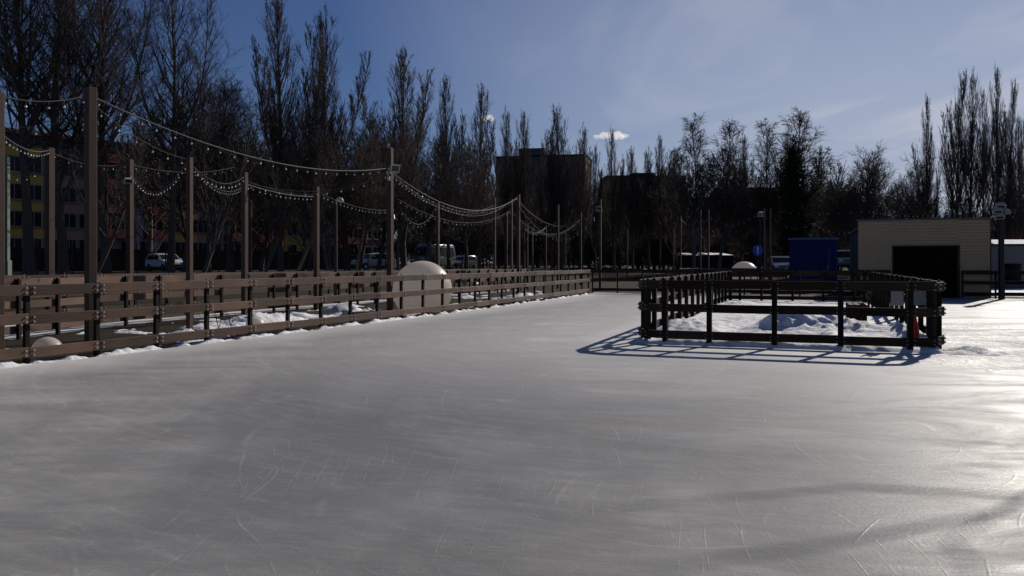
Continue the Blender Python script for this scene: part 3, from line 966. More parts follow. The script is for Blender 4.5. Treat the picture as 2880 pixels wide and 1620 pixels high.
def string(a, b, sag, label, rad=.012, spacing=.42, bulbs=True, hang=.05):
    a, b = Vector(a), Vector(b)
    root = thing('string_light', label, 'string light', a, 0, 'string lights hung between the poles')
    d = b - a; n = 28
    def P(t): return d * t + Vector((0, 0, -4 * sag * t * (1 - t)))
    mb = MB(); mb.tube([P(i / n) for i in range(n + 1)], rad * .66, 5)
    if bulbs:
        L = d.length; k = min(100, max(3, int(L / spacing)))
        ts = [(i + .5) / k + rng.uniform(-.12, .12) / k for i in range(k)]
        for t in ts:
            p = P(t); h = hang + rng.uniform(0, .03)
            mb.tube([p, p + Vector((0, 0, -h))], .004, 3)
        mb.build('cable', M['cable'], root)
        for t in ts:
            o = link('bulb', BULB, root); o.location = P(t) + Vector((0, 0, -hang - .03 - rng.uniform(0, .02)))
            s = rng.uniform(.54, .74); o.scale = (s, s, s)
            o.rotation_euler = (rng.uniform(-.25, .25), rng.uniform(-.25, .25), 0)
    else:
        mb.build('cable', M['cable'], root)
    return root


string(ptop('big', .15), ptop('c', .62), .56, 'thick cable of bulbs sweeping from the tallest pole to the floodlight pole', .022, .46)
string(ptop('edge', .05), ptop('big', .12), .12, 'bulb string from the left edge pole to the tallest pole', .012, .36)
string(ptop('big', .25), ptop('a', .05), .18, 'bulb string dropping steeply from the tallest pole to the slim pole beside it', .008, .40)
string(px(-60, 300, 14.0), ptop('big', .2), .45, 'slack bulb string hanging at the left edge under the tallest pole top', .008, .5)
string(px(-30, 345, 16), ptop('e', .05), .25, 'bulb string running down from the left edge to the far left pole', .016, .5)
string(ptop('e', .1), ptop('f', .1), .25, 'bulb string between the far left pole and the tilted floodlight pole', .014, .4)
string(px(-20, 440, 25), ptop('e', .3), .6, 'drooping loop of bulbs left of the far left pole', .01, .3)
string(ptop('f', .15), px(660, 470, 33), .25, 'upper bulb string running right from the tilted floodlight pole', .012, .5)
string(ptop('f', .4), px(526, 455, 23), .75, 'deep loop of bulbs right of the tilted floodlight pole', .012, .26)
string(ptop('a', .1), ptop('b', .1), .32, 'bulb string between the two slim poles behind the snow strip', .008, .36)
string(px(545, 470, 26), px(690, 520, 34), .5, 'messy bulb string behind the two slim poles', .01, .36)
string(ptop('b', .25), ptop('c', .75), .42, 'sagging bulb string from the second slim pole up to the floodlight pole', .010, .40)
string(ptop('b', .2), px(1090, 482, 25.9), .55, 'bare grey cable sagging under the thick bulb cable', .008, .4, False)
string(ptop('b', .3), px(900, 552, 30), .12, 'short bulb string from the second slim pole to the dim pole', .018, .45)
string(px(905, 545, 27), px(1110, 590, 34), .2, 'low bulb string passing the street lamp with the pale head', .008, .34)
string(ptop('c', .72), ptop('i', .1), .95, 'thick cable of bulbs from the floodlight pole to the pole left of the grey tower', .02, .5)
string(ptop('c', .75), ptop('h', .1), .12, 'bulb string falling from the floodlight pole to the slim pole behind the sphere', .007, .45)
string(px(1125, 582, 30), ptop('h', .05), .75, 'small loop of bulbs left of the slim pole behind the sphere', .012, .3)
string(ptop('h', .1), ptop('j', .35), .35, 'bulb string from the slim pole behind the sphere to the thin far poles', .008, .45)
string(px(1120, 560, 32), ptop('l', .6), .8, 'lower bulb string under the thick cable right of the floodlight pole', .009, .45)
string(ptop('c', .8), px(1420, 578, 42), .9, 'bare cable under the thick bulb cable right of the floodlight pole', .009, .4, False)
string(ptop('i', .3), ptop('t', .25), 1.25, 'drooping bulb string in front of the grey tower', .022, .42)
string(ptop('i', .5), ptop('t', .4), 1.7, 'second lower droop of bulbs in front of the grey tower', .012, .3)
string(ptop('l', .6), ptop('s', .4), 1.2, 'tangled droop of bulbs behind the one before the grey tower', .012, .3)
string(ptop('k', .3), ptop('q', .8), 1.3, 'bulb string tangled among the thin far poles', .012, .3)
string(px(1475, 640, 50), ptop('p', .1), .4, 'low bulb string among the thin far poles', .02, .4)
string(px(1650, 655, 60), px(1750, 668, 60), .25, 'faint bulb string low between the grey tower and the dark tower', .03, .6)
string(px(1750, 592, 62), px(1880, 592, 62), .1, 'row of faint bulbs in front of the dark tower', .008, .95)
string(ptop('w', .2), ptop('y', .25), .55, 'short loop of cable between the thin poles left of the road sign', .03, .7)
string(ptop('y', .3), ptop('z', .3), .5, 'smallest loop of cable left of the road sign', .03, .6)
string(ptop('z', .35), px(2132, 598, 50), .6, 'slack bulb string reaching the lamp pole behind the road sign', .02, .4)
string(ptop('z', 1.3), px(2062, 632, 53), .55, 'lower loop of cable left of the road sign', .03, .5)
string(ptop('z3', .3), px(2283, 626, 50), .6, 'slack cable right of the lamp pole behind the road sign', .03, .6)
string(px(2283, 626, 50), px(2430, 640, 44), .35, 'bulb string running over the blue container towards the beige building', .015, .6)
string(px(2180, 592, 55), px(2440, 590, 50), .15, 'high faint row of bulbs above the blue container', .006, .7)
string(px(2440, 590, 50), px(2808, 573, 34), .35, 'faint bulb string above the roof of the beige building', .007, .6)


# ------------------------------------------------------------------ beige garage at the far end
ga = thing('beige_building', 'beige sided flat building with wide black gate opening at the far end of the ice', 'building', (15.62, 36.75, 0), R(-20))
W, H, Dp = 5.22, 3.42, 5.5          # local x along the front, local +y backwards
gx0, gx1, gh = 1.45, 4.01, 2.24
mb = MB()


def clad(mb, x0, x1, z0, z1, y=0.0):
    """horizontal siding boards, each tilted a little like lap siding"""
    h = 0.135; z = z0
    while z < z1 - 1e-4:
        t = min(h, z1 - z) - .016
        if t > .02:
            vs = [(x0, y - .05, z), (x1, y - .05, z), (x1, y - .03, z + t), (x0, y - .03, z + t), (x0, y, z), (x1, y, z), (x1, y, z + t), (x0, y, z + t)]
            mb.add(vs, [(0, 1, 2, 3), (4, 5, 1, 0), (3, 2, 6, 7), (0, 3, 7, 4), (1, 5, 6, 2)], 0)
        z += h


clad(mb, 0, gx0, 0, H); clad(mb, gx1, W, 0, H); clad(mb, gx0, gx1, gh, H)
mb.box((gx0 / 2, .1, H / 2), (gx0, .2, H)); mb.box(((gx1 + W) / 2, .1, H / 2), (W - gx1, .2, H)); mb.box(((gx0 + gx1) / 2, .1, (gh + H) / 2), (gx1 - gx0, .198, H - gh))
mb.build('front_wall', M['siding'], ga)
mb = MB(); mb.box((.06, .2 + Dp / 2, 1.5), (.12, Dp, 3.0)); mb.box((W - .06, .2 + Dp / 2, 1.5), (.12, Dp, 3.0)); mb.box((W / 2, .2 + Dp + .06, 1.5), (W, .12, 3.0))
for i in range(18): mb.box((-.012, .5 + i * .4, 1.5), (.03, .06, 2.9))
mb.build('side_wall', M['bluegrey'], ga)
mb = MB(); mb.box((W / 2, .25 + Dp / 2, 3.06), (W + .2, Dp, .1)); mb.box((W / 2, .08, H + .03), (W + .1, .34, .06)); mb.build('roof', M['shedgrey'], ga)
mb = MB(); mb.box((gx0 - .03, -.04, gh / 2), (.06, .06, gh)); mb.box((gx1 + .03, -.04, gh / 2), (.06, .06, gh)); mb.box(((gx0 + gx1) / 2, -.04, gh + .03), (gx1 - gx0 + .12, .06, .06))
mb.box((-.02, .0, H / 2), (.05, .08, H)); mb.box((W + .02, .0, H / 2), (.05, .08, H)); mb.build('trim', M['sidingdark'], ga)
mb = MB()
for i in range(2):
    xx0 = gx0 + i * (gx1 - gx0) / 2
    ww = (gx1 - gx0) / 2 - .01
    mb.box((xx0 + ww / 2 + .005, .12, gh / 2), (ww, .05, gh - .02))
    for j in range(8): mb.box((xx0 + .1 + j * ww / 8, .085, gh / 2), (.03, .02, gh - .1))
mb.build('gate', M['gate'], ga)
mb = MB(); mb.box((2.62, -.05, 2.78), (.20, .09, .12), bev=.02); mb.build('wall_lamp', M['lamp_white'], ga)

# ------------------------------------------------------------------ blue container kiosk
Yk = 44.5
xk0, xk1 = gx(2222, Yk), gx(2350, Yk)
ka = thing('blue_container', 'dark blue metal container behind the enclosure, left of the beige building', 'container', (xk0, Yk, 0), R(-17))
Wk = (xk1 - xk0) * .97; Hk = 2.82
mb = MB(); mb.box((Wk / 2, .75, Hk / 2 + .1), (Wk - .1, 1.4, Hk - .25))
for i in range(13): mb.box((.16 + i * (Wk - .32) / 12, .035, Hk / 2 + .1), (.09, .04, Hk - .4), bev=.008)
mb.build('body', M['blue'], ka)
mb = MB()
for xx in (.05, Wk - .05): mb.box((xx, .05, Hk / 2 + .02), (.1, .1, Hk + .02), bev=.01); mb.box((xx, 1.45, Hk / 2 + .02), (.1, .1, Hk + .02))
mb.box((Wk / 2, .04, Hk - .04), (Wk - .2, .08, .12)); mb.box((Wk / 2, .04, .12), (Wk - .2, .08, .16)); mb.build('frame', M['blue'], ka)
mb = MB(); mb.box((Wk / 2, .75, Hk + .05), (Wk + .16, 1.7, .05)); mb.box((Wk / 2, -.1, Hk + .02), (Wk + .17, .02, .1)); mb.build('roof', M['bluetrim'], ka)
mb = MB(); mb.box((Wk * .82, .0, 1.25), (.035, .03, 2.1)); mb.box((Wk * .82 - .06, .0, 1.3), (.09, .04, .16)); mb.build('door_bar', M['bluetrim'], ka)

# ------------------------------------------------------------------ sheds and garages
Ys = 52
sh = thing('grey_shed', 'grey shed with a bright snow covered roof at the right edge', 'shed', (gx(2838, Ys), Ys, 0), R(-4))
mb = MB(); mb.box((3, 2.5, 1.15), (6, 5, 2.3))
for i in range(12): mb.box((.3 + i * .5, -.012, 1.15), (.03, .03, 2.2))
mb.build('wall', M['shedgrey'], sh)
mb = MB(); mb.add([(-.2, -.35, 2.26), (6.3, -.35, 2.26), (6.3, 2.6, 3.1), (-.2, 2.6, 3.1), (-.2, 5.3, 2.3), (6.3, 5.3, 2.3), (-.2, -.35, 2.16), (6.3, -.35, 2.16)], [(0, 1, 2, 3), (3, 2, 5, 4), (6, 7, 1, 0), (0, 3, 4, 6)])
mb.build('roof', M['snow'], sh)
sh = thing('dark_shed', 'low blue grey hut with dark opening between the beige building and the black pole', 'shed', (gx(2775, 47), 47, 0), R(-6))
mb = MB(); mb.box((.35, 1.5, 1.25), (.7, 3, 2.5)); mb.box((2.15, 1.5, 1.25), (.5, 3, 2.5)); mb.box((1.3, 1.5, 2.0), (1.2, 3, 1.0)); mb.box((1.3, 2.4, .75), (1.2, 1.0, 1.5)); mb.box((1.3, 1.5, .15), (1.19, 2.9, .3))
mb.build('wall', M['shedgrey'], sh)
mb = MB(); mb.box((1.2, 1.4, 2.56), (2.7, 3.5, .12)); mb.build('roof', M['paneldark'], sh)


def garage(x0, x1, Y, top, label):
    a, b = gx(x0, Y), gx(x1, Y); z0 = terrain((a + b) / 2, Y)
    t = thing('garage', label, 'garage', (a, Y, z0), 0, 'snow roofed garages beyond the trees')
    w = b - a; h = EYE - (top - HY) / FPX * Y - z0
    mb = MB(); mb.box((w / 2, 3, (h - .35) / 2), (w, 6, h - .35)); mb.build('wall', M['paneldark'], t)
    mb = MB(); mb.box((w / 2, -.03, (h - .6) / 2), (w * .6, .05, h - .6)); mb.build('door', M['paneldark'], t)
    mb = MB(); mb.add([(-.1, -.2, h - .32), (w + .1, -.2, h - .32), (w + .1, 5.2, h), (-.1, 5.2, h), (w + .1, 6.2, h - .32), (-.1, 6.2, h - .32)], [(0, 1, 2, 3), (3, 2, 4, 5), (0, 3, 5), (1, 4, 2)])
    mb.build('roof', M['snow'], t)


garage(1936, 1962, 92, 710, 'small garage with snow roof, leftmost glint behind the thin poles')
garage(1994, 2030, 92, 709, 'garage with snow roof in the middle of the far glints left of the road sign')
garage(2033, 2062, 94, 710, 'garage with snow roof nearest the round road sign')

# ------------------------------------------------------------------ road sign
Yg = 50
X = gx(2131, Yg); z0 = terrain(X, Yg)
sg = thing('road_sign', 'round blue road sign with white upright arrow on a thin post', 'road sign', (X, Yg, z0), R(6))
zc = EYE - (704 - HY) / FPX * Yg - z0
mb = MB(); mb.tube([(0, .05, -.1), (0, .05, zc + .3)], .03, 8); mb.build('post', M['black_metal'], sg)


def disc(mb, r, y0, y1, mi=0, n=40):
    vs = [(r * math.cos(2 * math.pi * i / n), y, r * math.sin(2 * math.pi * i / n) + zc) for y in (y0, y1) for i in range(n)]
    fs = [tuple(range(n)), tuple(range(n, 2 * n))[::-1]] + [(i, i + n, (i + 1) % n + n, (i + 1) % n) for i in range(n)]
    mb.add(vs, fs, mi)


mb = MB(); disc(mb, .335, -.0, .02); mb.build('rim', M['bluetrim'], sg)
mb = MB(); disc(mb, .31, -.012, -.003); mb.build('plate', M['signblue'], sg)
mb = MB(); mb.box((0, -.02, zc - .05), (.075, .012, .36))
mb.add([(-.085, -.025, zc + .12), (.085, -.025, zc + .12), (0, -.025, zc + .25), (-.085, -.014, zc + .12), (.085, -.014, zc + .12), (0, -.014, zc + .25)], [(0, 1, 2), (5, 4, 3), (0, 3, 4, 1), (1, 4, 5, 2), (2, 5, 3, 0)])
mb.build('arrow', M['signwhite'], sg)

# ------------------------------------------------------------------ things inside the enclosure
bu, bv = 3.55, 5.6
p = enc(bu, bv)
be = thing('wooden_bench', 'dark wooden bench half buried in snow inside the enclosure near its right side', 'bench', (p.x, p.y, .12), math.atan2(EE.y, EE.x))
mb = MB()
for k in range(3): mb.box((0, -.13 + k * .13, .42), (1.5, .11, .045), bev=.006)
mb.build('seat', M['shaderail'], be)
mb = MB()
for k in range(3): mb.box((0, -.27 - .03 * k, .58 + k * .13), (1.5, .04, .11), bev=.006)
mb.build('backrest', M['shaderail'], be)
for sx in (-.6, .6):
    mb = MB(); mb.box((sx, 0, .18), (.07, .4, .5)); mb.box((sx, -.31, .55), (.06, .05, .75)); mb.build('leg', M['post'], be)
p = enc(4.27, .62)
cn = thing('red_post', 'slanting red plastic post inside the near right corner of the enclosure', 'bollard', (p.x, p.y, .03))
mb = MB(); mb.tube([(0, 0, 0.02), (.0, 0, .08), (-.02, .02, .35), (-.05, .03, .60), (-.05, .03, .65)], [.10, .075, .06, .045, .02], 14); mb.build('body', M['red'], cn, True)
mb = MB(); mb.box((0, 0, .015), (.24, .24, .035), bev=.01); mb.build('base', M['gate'], cn)


def board(u, v, w, z0, z1, rz, label):
    p = enc(u, v)
    t = thing('notice_board', label, 'board', (p.x, p.y, 0), rz, 'blank white boards in the enclosure corner')
    mb = MB(); mb.box((0, 0, (z0 + z1) / 2), (w, .03, z1 - z0), bev=.004); mb.build('panel', M['board'], t)
    mb = MB()
    for q in (-w / 2 + .04, w / 2 - .04): mb.box((q, .03, z1 + .02), (.03, .03, .2))
    mb.build('hanger', M['post'], t)


board(4.28, .55, .25, .78, 1.02, math.atan2(EF.y, EF.x), 'pale square board right of the last front post of the enclosure')
board(4.0, 1.0, .2, .74, 1.02, math.atan2(EF.y, EF.x), 'pale square board left of the last front post of the enclosure')

# dry weeds poking through the snow
for (sx, sy, Y, hh) in ((580, 925, 17.6, .62), (615, 915, 18.6, .55), (650, 905, 19.2, .5), (2392, 935, 16.6, .5)):
    mb = MB()
    for k in range(4):
        a = rng.uniform(0, 6.28); l = rng.uniform(.05, .28)
        q = [(0, 0, 0), (math.cos(a) * l * .4, math.sin(a) * l * .4, hh * .5), (math.cos(a) * l, math.sin(a) * l, hh * rng.uniform(.7, 1))]
        mb.tube(q, [.007, .006, .003], 3)
    o = mb.build('dry_weed', M['twig']); o.location = (gx(sx, Y), Y, 0)
    tag(o, 'thin dry weed stalks poking out of the snow inside the enclosure' if sx > 2000 else 'thin dry weed stalks sticking out of the snow heap behind the brown fence', 'weed', 'dry weeds in the snow')

# ------------------------------------------------------------------ vehicles
def car(loc, rz, label, paint, kind='hatch', s=1.0):
    """nose towards local -x"""
    root = thing('parked_car' if kind != 'bus' else 'minibus', label, 'car' if kind != 'bus' else 'minibus', loc, rz)
    if kind == 'hatch':
        prof = [(-2.05, .35), (-2.1, .55), (-2.0, .78), (-1.1, .95), (-.35, 1.42), (.4, 1.52), (1.45, 1.46), (1.98, .98), (2.05, .6), (2.0, .35)]
        win = [(-.98, .97), (-.36, 1.36), (.4, 1.44), (1.35, 1.38), (1.72, .98)]; wz = .31; wb = (-1.3, 1.28); W = 1.72
    elif kind == 'suv':
        prof = [(-2.1, .4), (-2.15, .7), (-2.0, .98), (-1.0, 1.08), (-.5, 1.62), (.3, 1.74), (1.75, 1.7), (2.0, 1.1), (2.1, .7), (2.05, .4)]
        win = [(-.9, 1.1), (-.48, 1.56), (.3, 1.66), (1.6, 1.62), (1.78, 1.12)]; wz = .36; wb = (-1.35, 1.3); W = 1.8
    else:
        prof = [(-2.9, .45), (-3.0, .9), (-2.75, 1.35), (-2.35, 2.35), (-2.0, 2.6), (2.7, 2.62), (2.9, 2.4), (2.95, .9), (2.9, .45)]
        win = [(-2.55, 1.42), (-2.2, 2.25), (-1.9, 2.32), (2.6, 2.34), (2.65, 1.42)]; wz = .40; wb = (-1.9, 1.8); W = 2.1
    def width(z, W=W): return W / 2 * (1 - .16 * max(0, (z - .95) / 1.0) ** 1.2) - (0.05 if z < .45 else 0)
    n = len(prof)
    mb = MB()
    vs = []
    for sgn in (-1, 1):
        for (x, z) in prof: vs.append((x, sgn * width(z), z))
    c = [(x * .97, 0, z + .02) for (x, z) in prof]
    fs = [tuple(range(n)), tuple(range(n, 2 * n))[::-1]] + [(i, i + n, i + 1 + n, i + 1) for i in range(n - 1)] + [(n - 1, 2 * n - 1, n, 0)]
    mb.add(vs, fs)
    body = mb.build('body', M[paint], root, True)
    bv = body.modifiers.new('bevel', 'BEVEL'); bv.width = .06; bv.segments = 3; bv.limit_method = 'ANGLE'; bv.angle_limit = R(25); bv.harden_normals = False
    # side windows, windscreen, rear window
    for sgn in (-1, 1):
        g = MB(); xs = [q[0] for q in win]
        cuts = [(.0, .47), (.5, 1.0)] if kind != 'bus' else [(.0, .2), (.23, .48), (.51, .76), (.79, 1.0)]
        zb = min(q[1] for q in win) + .02
        def top(x):
            for (a, b) in zip(win[:-1], win[1:]):
                if a[0] <= x <= b[0]: return a[1] + (b[1] - a[1]) * (x - a[0]) / (b[0] - a[0] + 1e-9)
            return zb
        x0, x1 = win[0][0] + .08, win[-1][0] - .06
        for (f0, f1) in cuts:
            m_ = 6; pts = []
            for i in range(m_ + 1):
                x = x0 + (x1 - x0) * (f0 + (f1 - f0) * i / m_); pts.append((x, max(zb + .02, top(x) - .04)))
            poly = [(x0 + (x1 - x0) * f1, zb), (x0 + (x1 - x0) * f0, zb)] + pts
            g.add([(x, sgn * (width(z) + .006), z) for (x, z) in poly], [tuple(range(len(poly)))])
        g.build('side_window', M['glass'], root)
    (ax, az), (bx, bz) = (prof[3], prof[4]) if kind != 'bus' else (prof[2], prof[3])
    nx, nz = -(bz - az), (bx - ax); l = math.hypot(nx, nz); nx, nz = nx / l * .012, nz / l * .012
    q = [(ax + (bx - ax) * f + nx, sy * (width(az + (bz - az) * f) - .09), az + (bz - az) * f + nz) for f, sy in ((.08, -1), (.08, 1), (.93, 1), (.93, -1))]
    g = MB(); g.add(q, [(0, 1, 2, 3)]); g.build('windscreen', M['glass'], root)
    i1 = 6 if kind != 'bus' else 5
    (ax, az), (bx, bz) = prof[i1], prof[i1 + 1]
    if kind == 'bus': (ax, az), (bx, bz) = (2.91, 2.3), (2.93, 1.45)
    q = [(ax + (bx - ax) * f + .014, sy * (width(az + (bz - az) * f) - .12), az + (bz - az) * f + .008) for f, sy in ((.1, -1), (.1, 1), (.9, 1), (.9, -1))]
    g = MB(); g.add(q, [(3, 2, 1, 0)]); g.build('rear_window', M['glass'], root)
    for sgn in (-1, 1):
        for x in wb:
            t = MB(); t.lathe([(wz * .55, -.1), (wz * .95, -.1), (wz, -.06), (wz, .06), (wz * .95, .1), (wz * .55, .1)], 20)
            o = t.build('wheel', M['tyre'], root, True); o.location = (x, sgn * (W / 2 - .09), wz); o.rotation_euler = (R(90), 0, 0)
            r_ = MB(); r_.lathe([(.001, .06 * -sgn), (wz * .3, .07 * -sgn), (wz * .58, .085 * -sgn), (wz * .6, .04 * -sgn)], 14); r_.build('rim', M['rim'], o)
        h = MB(); h.box((prof[1][0] + .08, sgn * (W / 2 - .26), prof[1][1] + .14), (.16, .34, .15), bev=.03); h.build('headlight', M['lens'], root)
        h = MB(); h.box((prof[-2][0] - .05, sgn * (W / 2 - .16), prof[-2][1] + .22), (.14, .18, .3), bev=.03); h.build('tail_light', M['taillens'], root)
        h = MB(); h.box((win[0][0] + .1, sgn * (W / 2 + .07), win[0][1] + .04), (.1, .16, .12), bev=.03); h.build('mirror', M[paint], root)
    h = MB(); h.box((prof[0][0] - .03, 0, .47), (.12, W * .7, .12)); h.box((prof[-1][0] + .0, 0, .47), (.12, W * .8, .14)); h.build('bumper', M['tyre'], root)
    root.scale = (s, s, s)
    return root


def place_car(sx, sy_top, Y, hgt, rz, label, paint, kind):
    X = gx(sx, Y); z = EYE - (sy_top - HY) / FPX * Y - hgt
    return car((X, Y, max(z, terrain(X, Y))), rz, label, paint, kind)


place_car(465, 716, 69, 1.52, R(138), 'white parked car with a sun glint on its bonnet behind the left fences', 'carwhite', 'hatch')
place_car(1050, 717, 84, 1.74, R(38), 'white off-road car parked between tree trunks left of the floodlight pole', 'carwhite', 'suv')
place_car(1222, 690, 84, 2.62, R(66), 'pale grey minibus partly hidden by trunks above the huge sphere', 'cargrey', 'bus')
place_car(1300, 722, 88, 1.52, R(60), 'silver car behind the tree trunks right of the minibus', 'cargrey', 'hatch')
place_car(2196, 720, 66, 1.52, R(80), 'silver car partly hidden by the left side of the blue container', 'cargrey', 'hatch')
place_car(2372, 702, 66, 1.74, R(80), 'silver off-road car in the gap between the blue container and the beige building', 'cargrey', 'suv')

# ------------------------------------------------------------------ boundary wall and metal fence by the street
a0, a1 = Vector((gx(-60, 63), 63)), Vector((gx(1010, 90), 90))
dd = (a1 - a0).normalized(); L_ = (a1 - a0).length
bw = thing('brick_wall', 'long dark brick wall in front of the coloured apartment house', 'wall', (a0.x, a0.y, terrain(a0.x, a0.y)), math.atan2(dd.y, dd.x))
mb = MB(); mb.box((L_ / 2, 0, .85), (L_, .25, 1.95)); mb.build('wall', M['brickwall'], bw)
mb = MB(); mb.box((L_ / 2, 0, 1.86), (L_ + .1, .36, .07)); mb.build('coping', M['paneldark'], bw)
m0, m1 = Vector((gx(0, 43), 43)), Vector((gx(1300, 72), 72))
dm = (m1 - m0).normalized(); Lm = (m1 - m0).length
mf = thing('metal_fence', 'thin black metal fence with spiked posts running among the tree trunks', 'fence', (m0.x, m0.y, 0), math.atan2(dm.y, dm.x))
npst = 20
for i in range(npst + 1):
    q = m0 + dm * (Lm * i / npst)
    mb = MB(); mb.box((0, 0, .85), (.06, .06, 1.9)); mb.add([(-.05, -.05, 1.8), (.05, -.05, 1.8), (.05, .05, 1.8), (-.05, .05, 1.8), (0, 0, 2.0)], [(0, 1, 4), (1, 2, 4), (2, 3, 4), (3, 0, 4)])
    o = mb.build('post', M['black_metal'], mf); o.location = (Lm * i / npst, 0, terrain(q.x, q.y))
for z in (.35, 1.35):
    mb = MB(); pts = []
    for i in range(npst + 1):
        q = m0 + dm * (Lm * i / npst); pts.append((Lm * i / npst, 0, terrain(q.x, q.y) + z))
    mb.tube(pts, .02, 4); mb.build('rail', M['black_metal'], mf)
mb = MB()
for i in range(int(Lm / .3)):
    q = m0 + dm * (.3 * i); z = terrain(q.x, q.y)
    mb.tube([(.3 * i, 0, z + .25), (.3 * i, 0, z + 1.5)], .006, 3)
mb.build('pickets', M['black_metal'], mf)

# ------------------------------------------------------------------ apartment house: coloured sections along one long front
A0, DA = Vector((-56.7, 69.3)), Vector((0.56, 0.83)).normalized()
ap = thing('apartment_house', 'long five storey apartment house in yellow, salmon, white and crimson sections behind the trees', 'building', (A0.x, A0.y, .7), math.atan2(DA.y, DA.x))
secs = [(0, 16.2, 'yellow'), (16.2, 21.5, 'salmon'), (21.5, 26.3, 'mauve'), (26.3, 31.0, 'white'), (31.0, 34.0, 'yellow'), (34.0, 37.5, 'salmon'), (37.5, 41.0, 'grey'), (41.0, 47.3, 'crimson'),
        (47.3, 52.0, 'yellow'), (52.0, 57.0, 'salmon'), (57.0, 62.0, 'crimson'), (62.0, 68.0, 'salmon')]
HB = 13.6
for k, (s0, s1, c) in enumerate(secs):
    mb = MB(); mb.box(((s0 + s1) / 2, 5 + (k % 2) * .15, HB / 2), (s1 - s0, 10, HB)); o = mb.build('wall', M['wall_' + c], ap); o['label'] = c + ' rendered wall section'
mb = MB(); mb.add([(-.6, -.7, HB), (68.6, -.7, HB), (68.6, 10.6, HB), (-.6, 10.6, HB), (-.6, 4.8, HB + 1.3), (68.6, 4.8, HB + 1.3), (-.6, -.7, HB + .3), (68.6, -.7, HB + .3)],
                  [(0, 1, 7, 6), (6, 7, 5, 4), (4, 5, 2, 3), (0, 6, 4, 3), (1, 2, 5, 7), (0, 3, 2, 1)])
mb.build('roof', M['roofred'], ap)
mb = MB(); w, h = 1.45, 1.5
mb.box((0, -.03, 0), (w, .08, h), mi=1)
for sx in (-w / 2, 0, w / 2): mb.box((sx, -.07, 0), (.08, .06, h + .08))
for sz in (-h / 2, h / 2): mb.box((0, -.075, sz), (w + .08, .06, .08))
mb.box((0, -.12, -h / 2 - .07), (w + .3, .22, .06))
WINDOW = mb.mesh('window', [M['frame'], M['glass']])
mb = MB(); mb.box((0, -.45, -.55), (3.0, .9, 1.0)); mb.box((0, -.45, 1.25), (3.0, .9, .08))
for sx in (-1.45, -.5, .5, 1.45): mb.box((sx, -.86, .6), (.06, .06, 1.3), mi=1)
mb.box((0, -.84, .6), (2.9, .02, 1.28), mi=2)
BALC = mb.mesh('balcony', [M['balred'], M['frame'], M['glass']])
nw = 0
for fl in range(5):
    for k, (s0, s1, c) in enumerate(secs):
        if s1 < 12: continue
        yo = (k % 2) * .15
        sA = max(s0, 12.5)
        if c in ('white', 'mauve', 'grey', 'crimson') and 0 < fl:
            o = link('balcony', BALC, ap); o.location = ((sA + s1) / 2, yo, 1.9 + fl * 2.7)
        nW = 2 if s1 - sA < 5.2 else 3
        for i in range(nW):
            if c in ('white', 'mauve', 'grey', 'crimson') and fl > 0 and nW == 2: continue
            if nw >= 98: continue
            o = link('window', WINDOW, ap); o.location = (sA + (s1 - sA) * (i + .5) / nW, yo, 2.55 + fl * 2.7); nw += 1


# ------------------------------------------------------------------ towers behind
def tower(name, label, sx0, sx1, top, Y, Hpent, ws, rz, matname, floors, cols):
    a = gx(sx0, Y); w = gx(sx1, Y) - a
    H = EYE - (top - HY) / FPX * Y
    t = thing(name, label, 'building', (a, Y, 0), rz)
    mb = MB(); mb.box((w / 2, 9, H / 2), (w, 18, H)); mb.build('wall', M[matname], t)
    mb = MB(); mb.box((w * ws, 8, H + Hpent / 2 + .25), (w * .3, 8, Hpent)); mb.build('roof_house', M[matname], t)
    mb = MB(); mb.box((w / 2, 9, H + .12), (w + .5, 18.5, .5)); mb.build('parapet', M['paneldark'], t)
    wm = MB(); wm.box((0, -.02, 0), (1.7, .1, 1.5), mi=1); wm.box((0, -.05, .78), (1.9, .1, .08)); wm.box((0, -.05, -.78), (1.9, .14, .08)); wm.box((0, -.06, 0), (.08, .1, 1.5))
    me = wm.mesh('window', [M['paneldark'], M['glass']])
    for f in range(floors):
        for c in range(cols):
            o = link('window', me, t); o.location = (w * (c + .5) / cols, 0, 3.0 + f * (H - 4.5) / floors + 1.2)
    return t


tower('tower_block', 'tall grey tower block rising above the trees in the middle', 1395, 1648, 443, 285, 3.2, .38, R(-12), 'panelgrey', 12, 8)
tower('tower_block', 'dark tower block with flat top right of the grey one', 1706, 1930, 496, 310, 1.6, .5, R(2), 'paneldark', 10, 8)
tower('apartment_block', 'long dark apartment block low behind the birches', 2024, 2195, 532, 260, 1.2, .3, R(-4), 'paneldark', 7, 8)
tower('apartment_block', 'dark apartment block half hidden behind the bushy trees right of the birches', 2292, 2420, 548, 250, 1.2, .7, R(-8), 'paneldark', 7, 5)


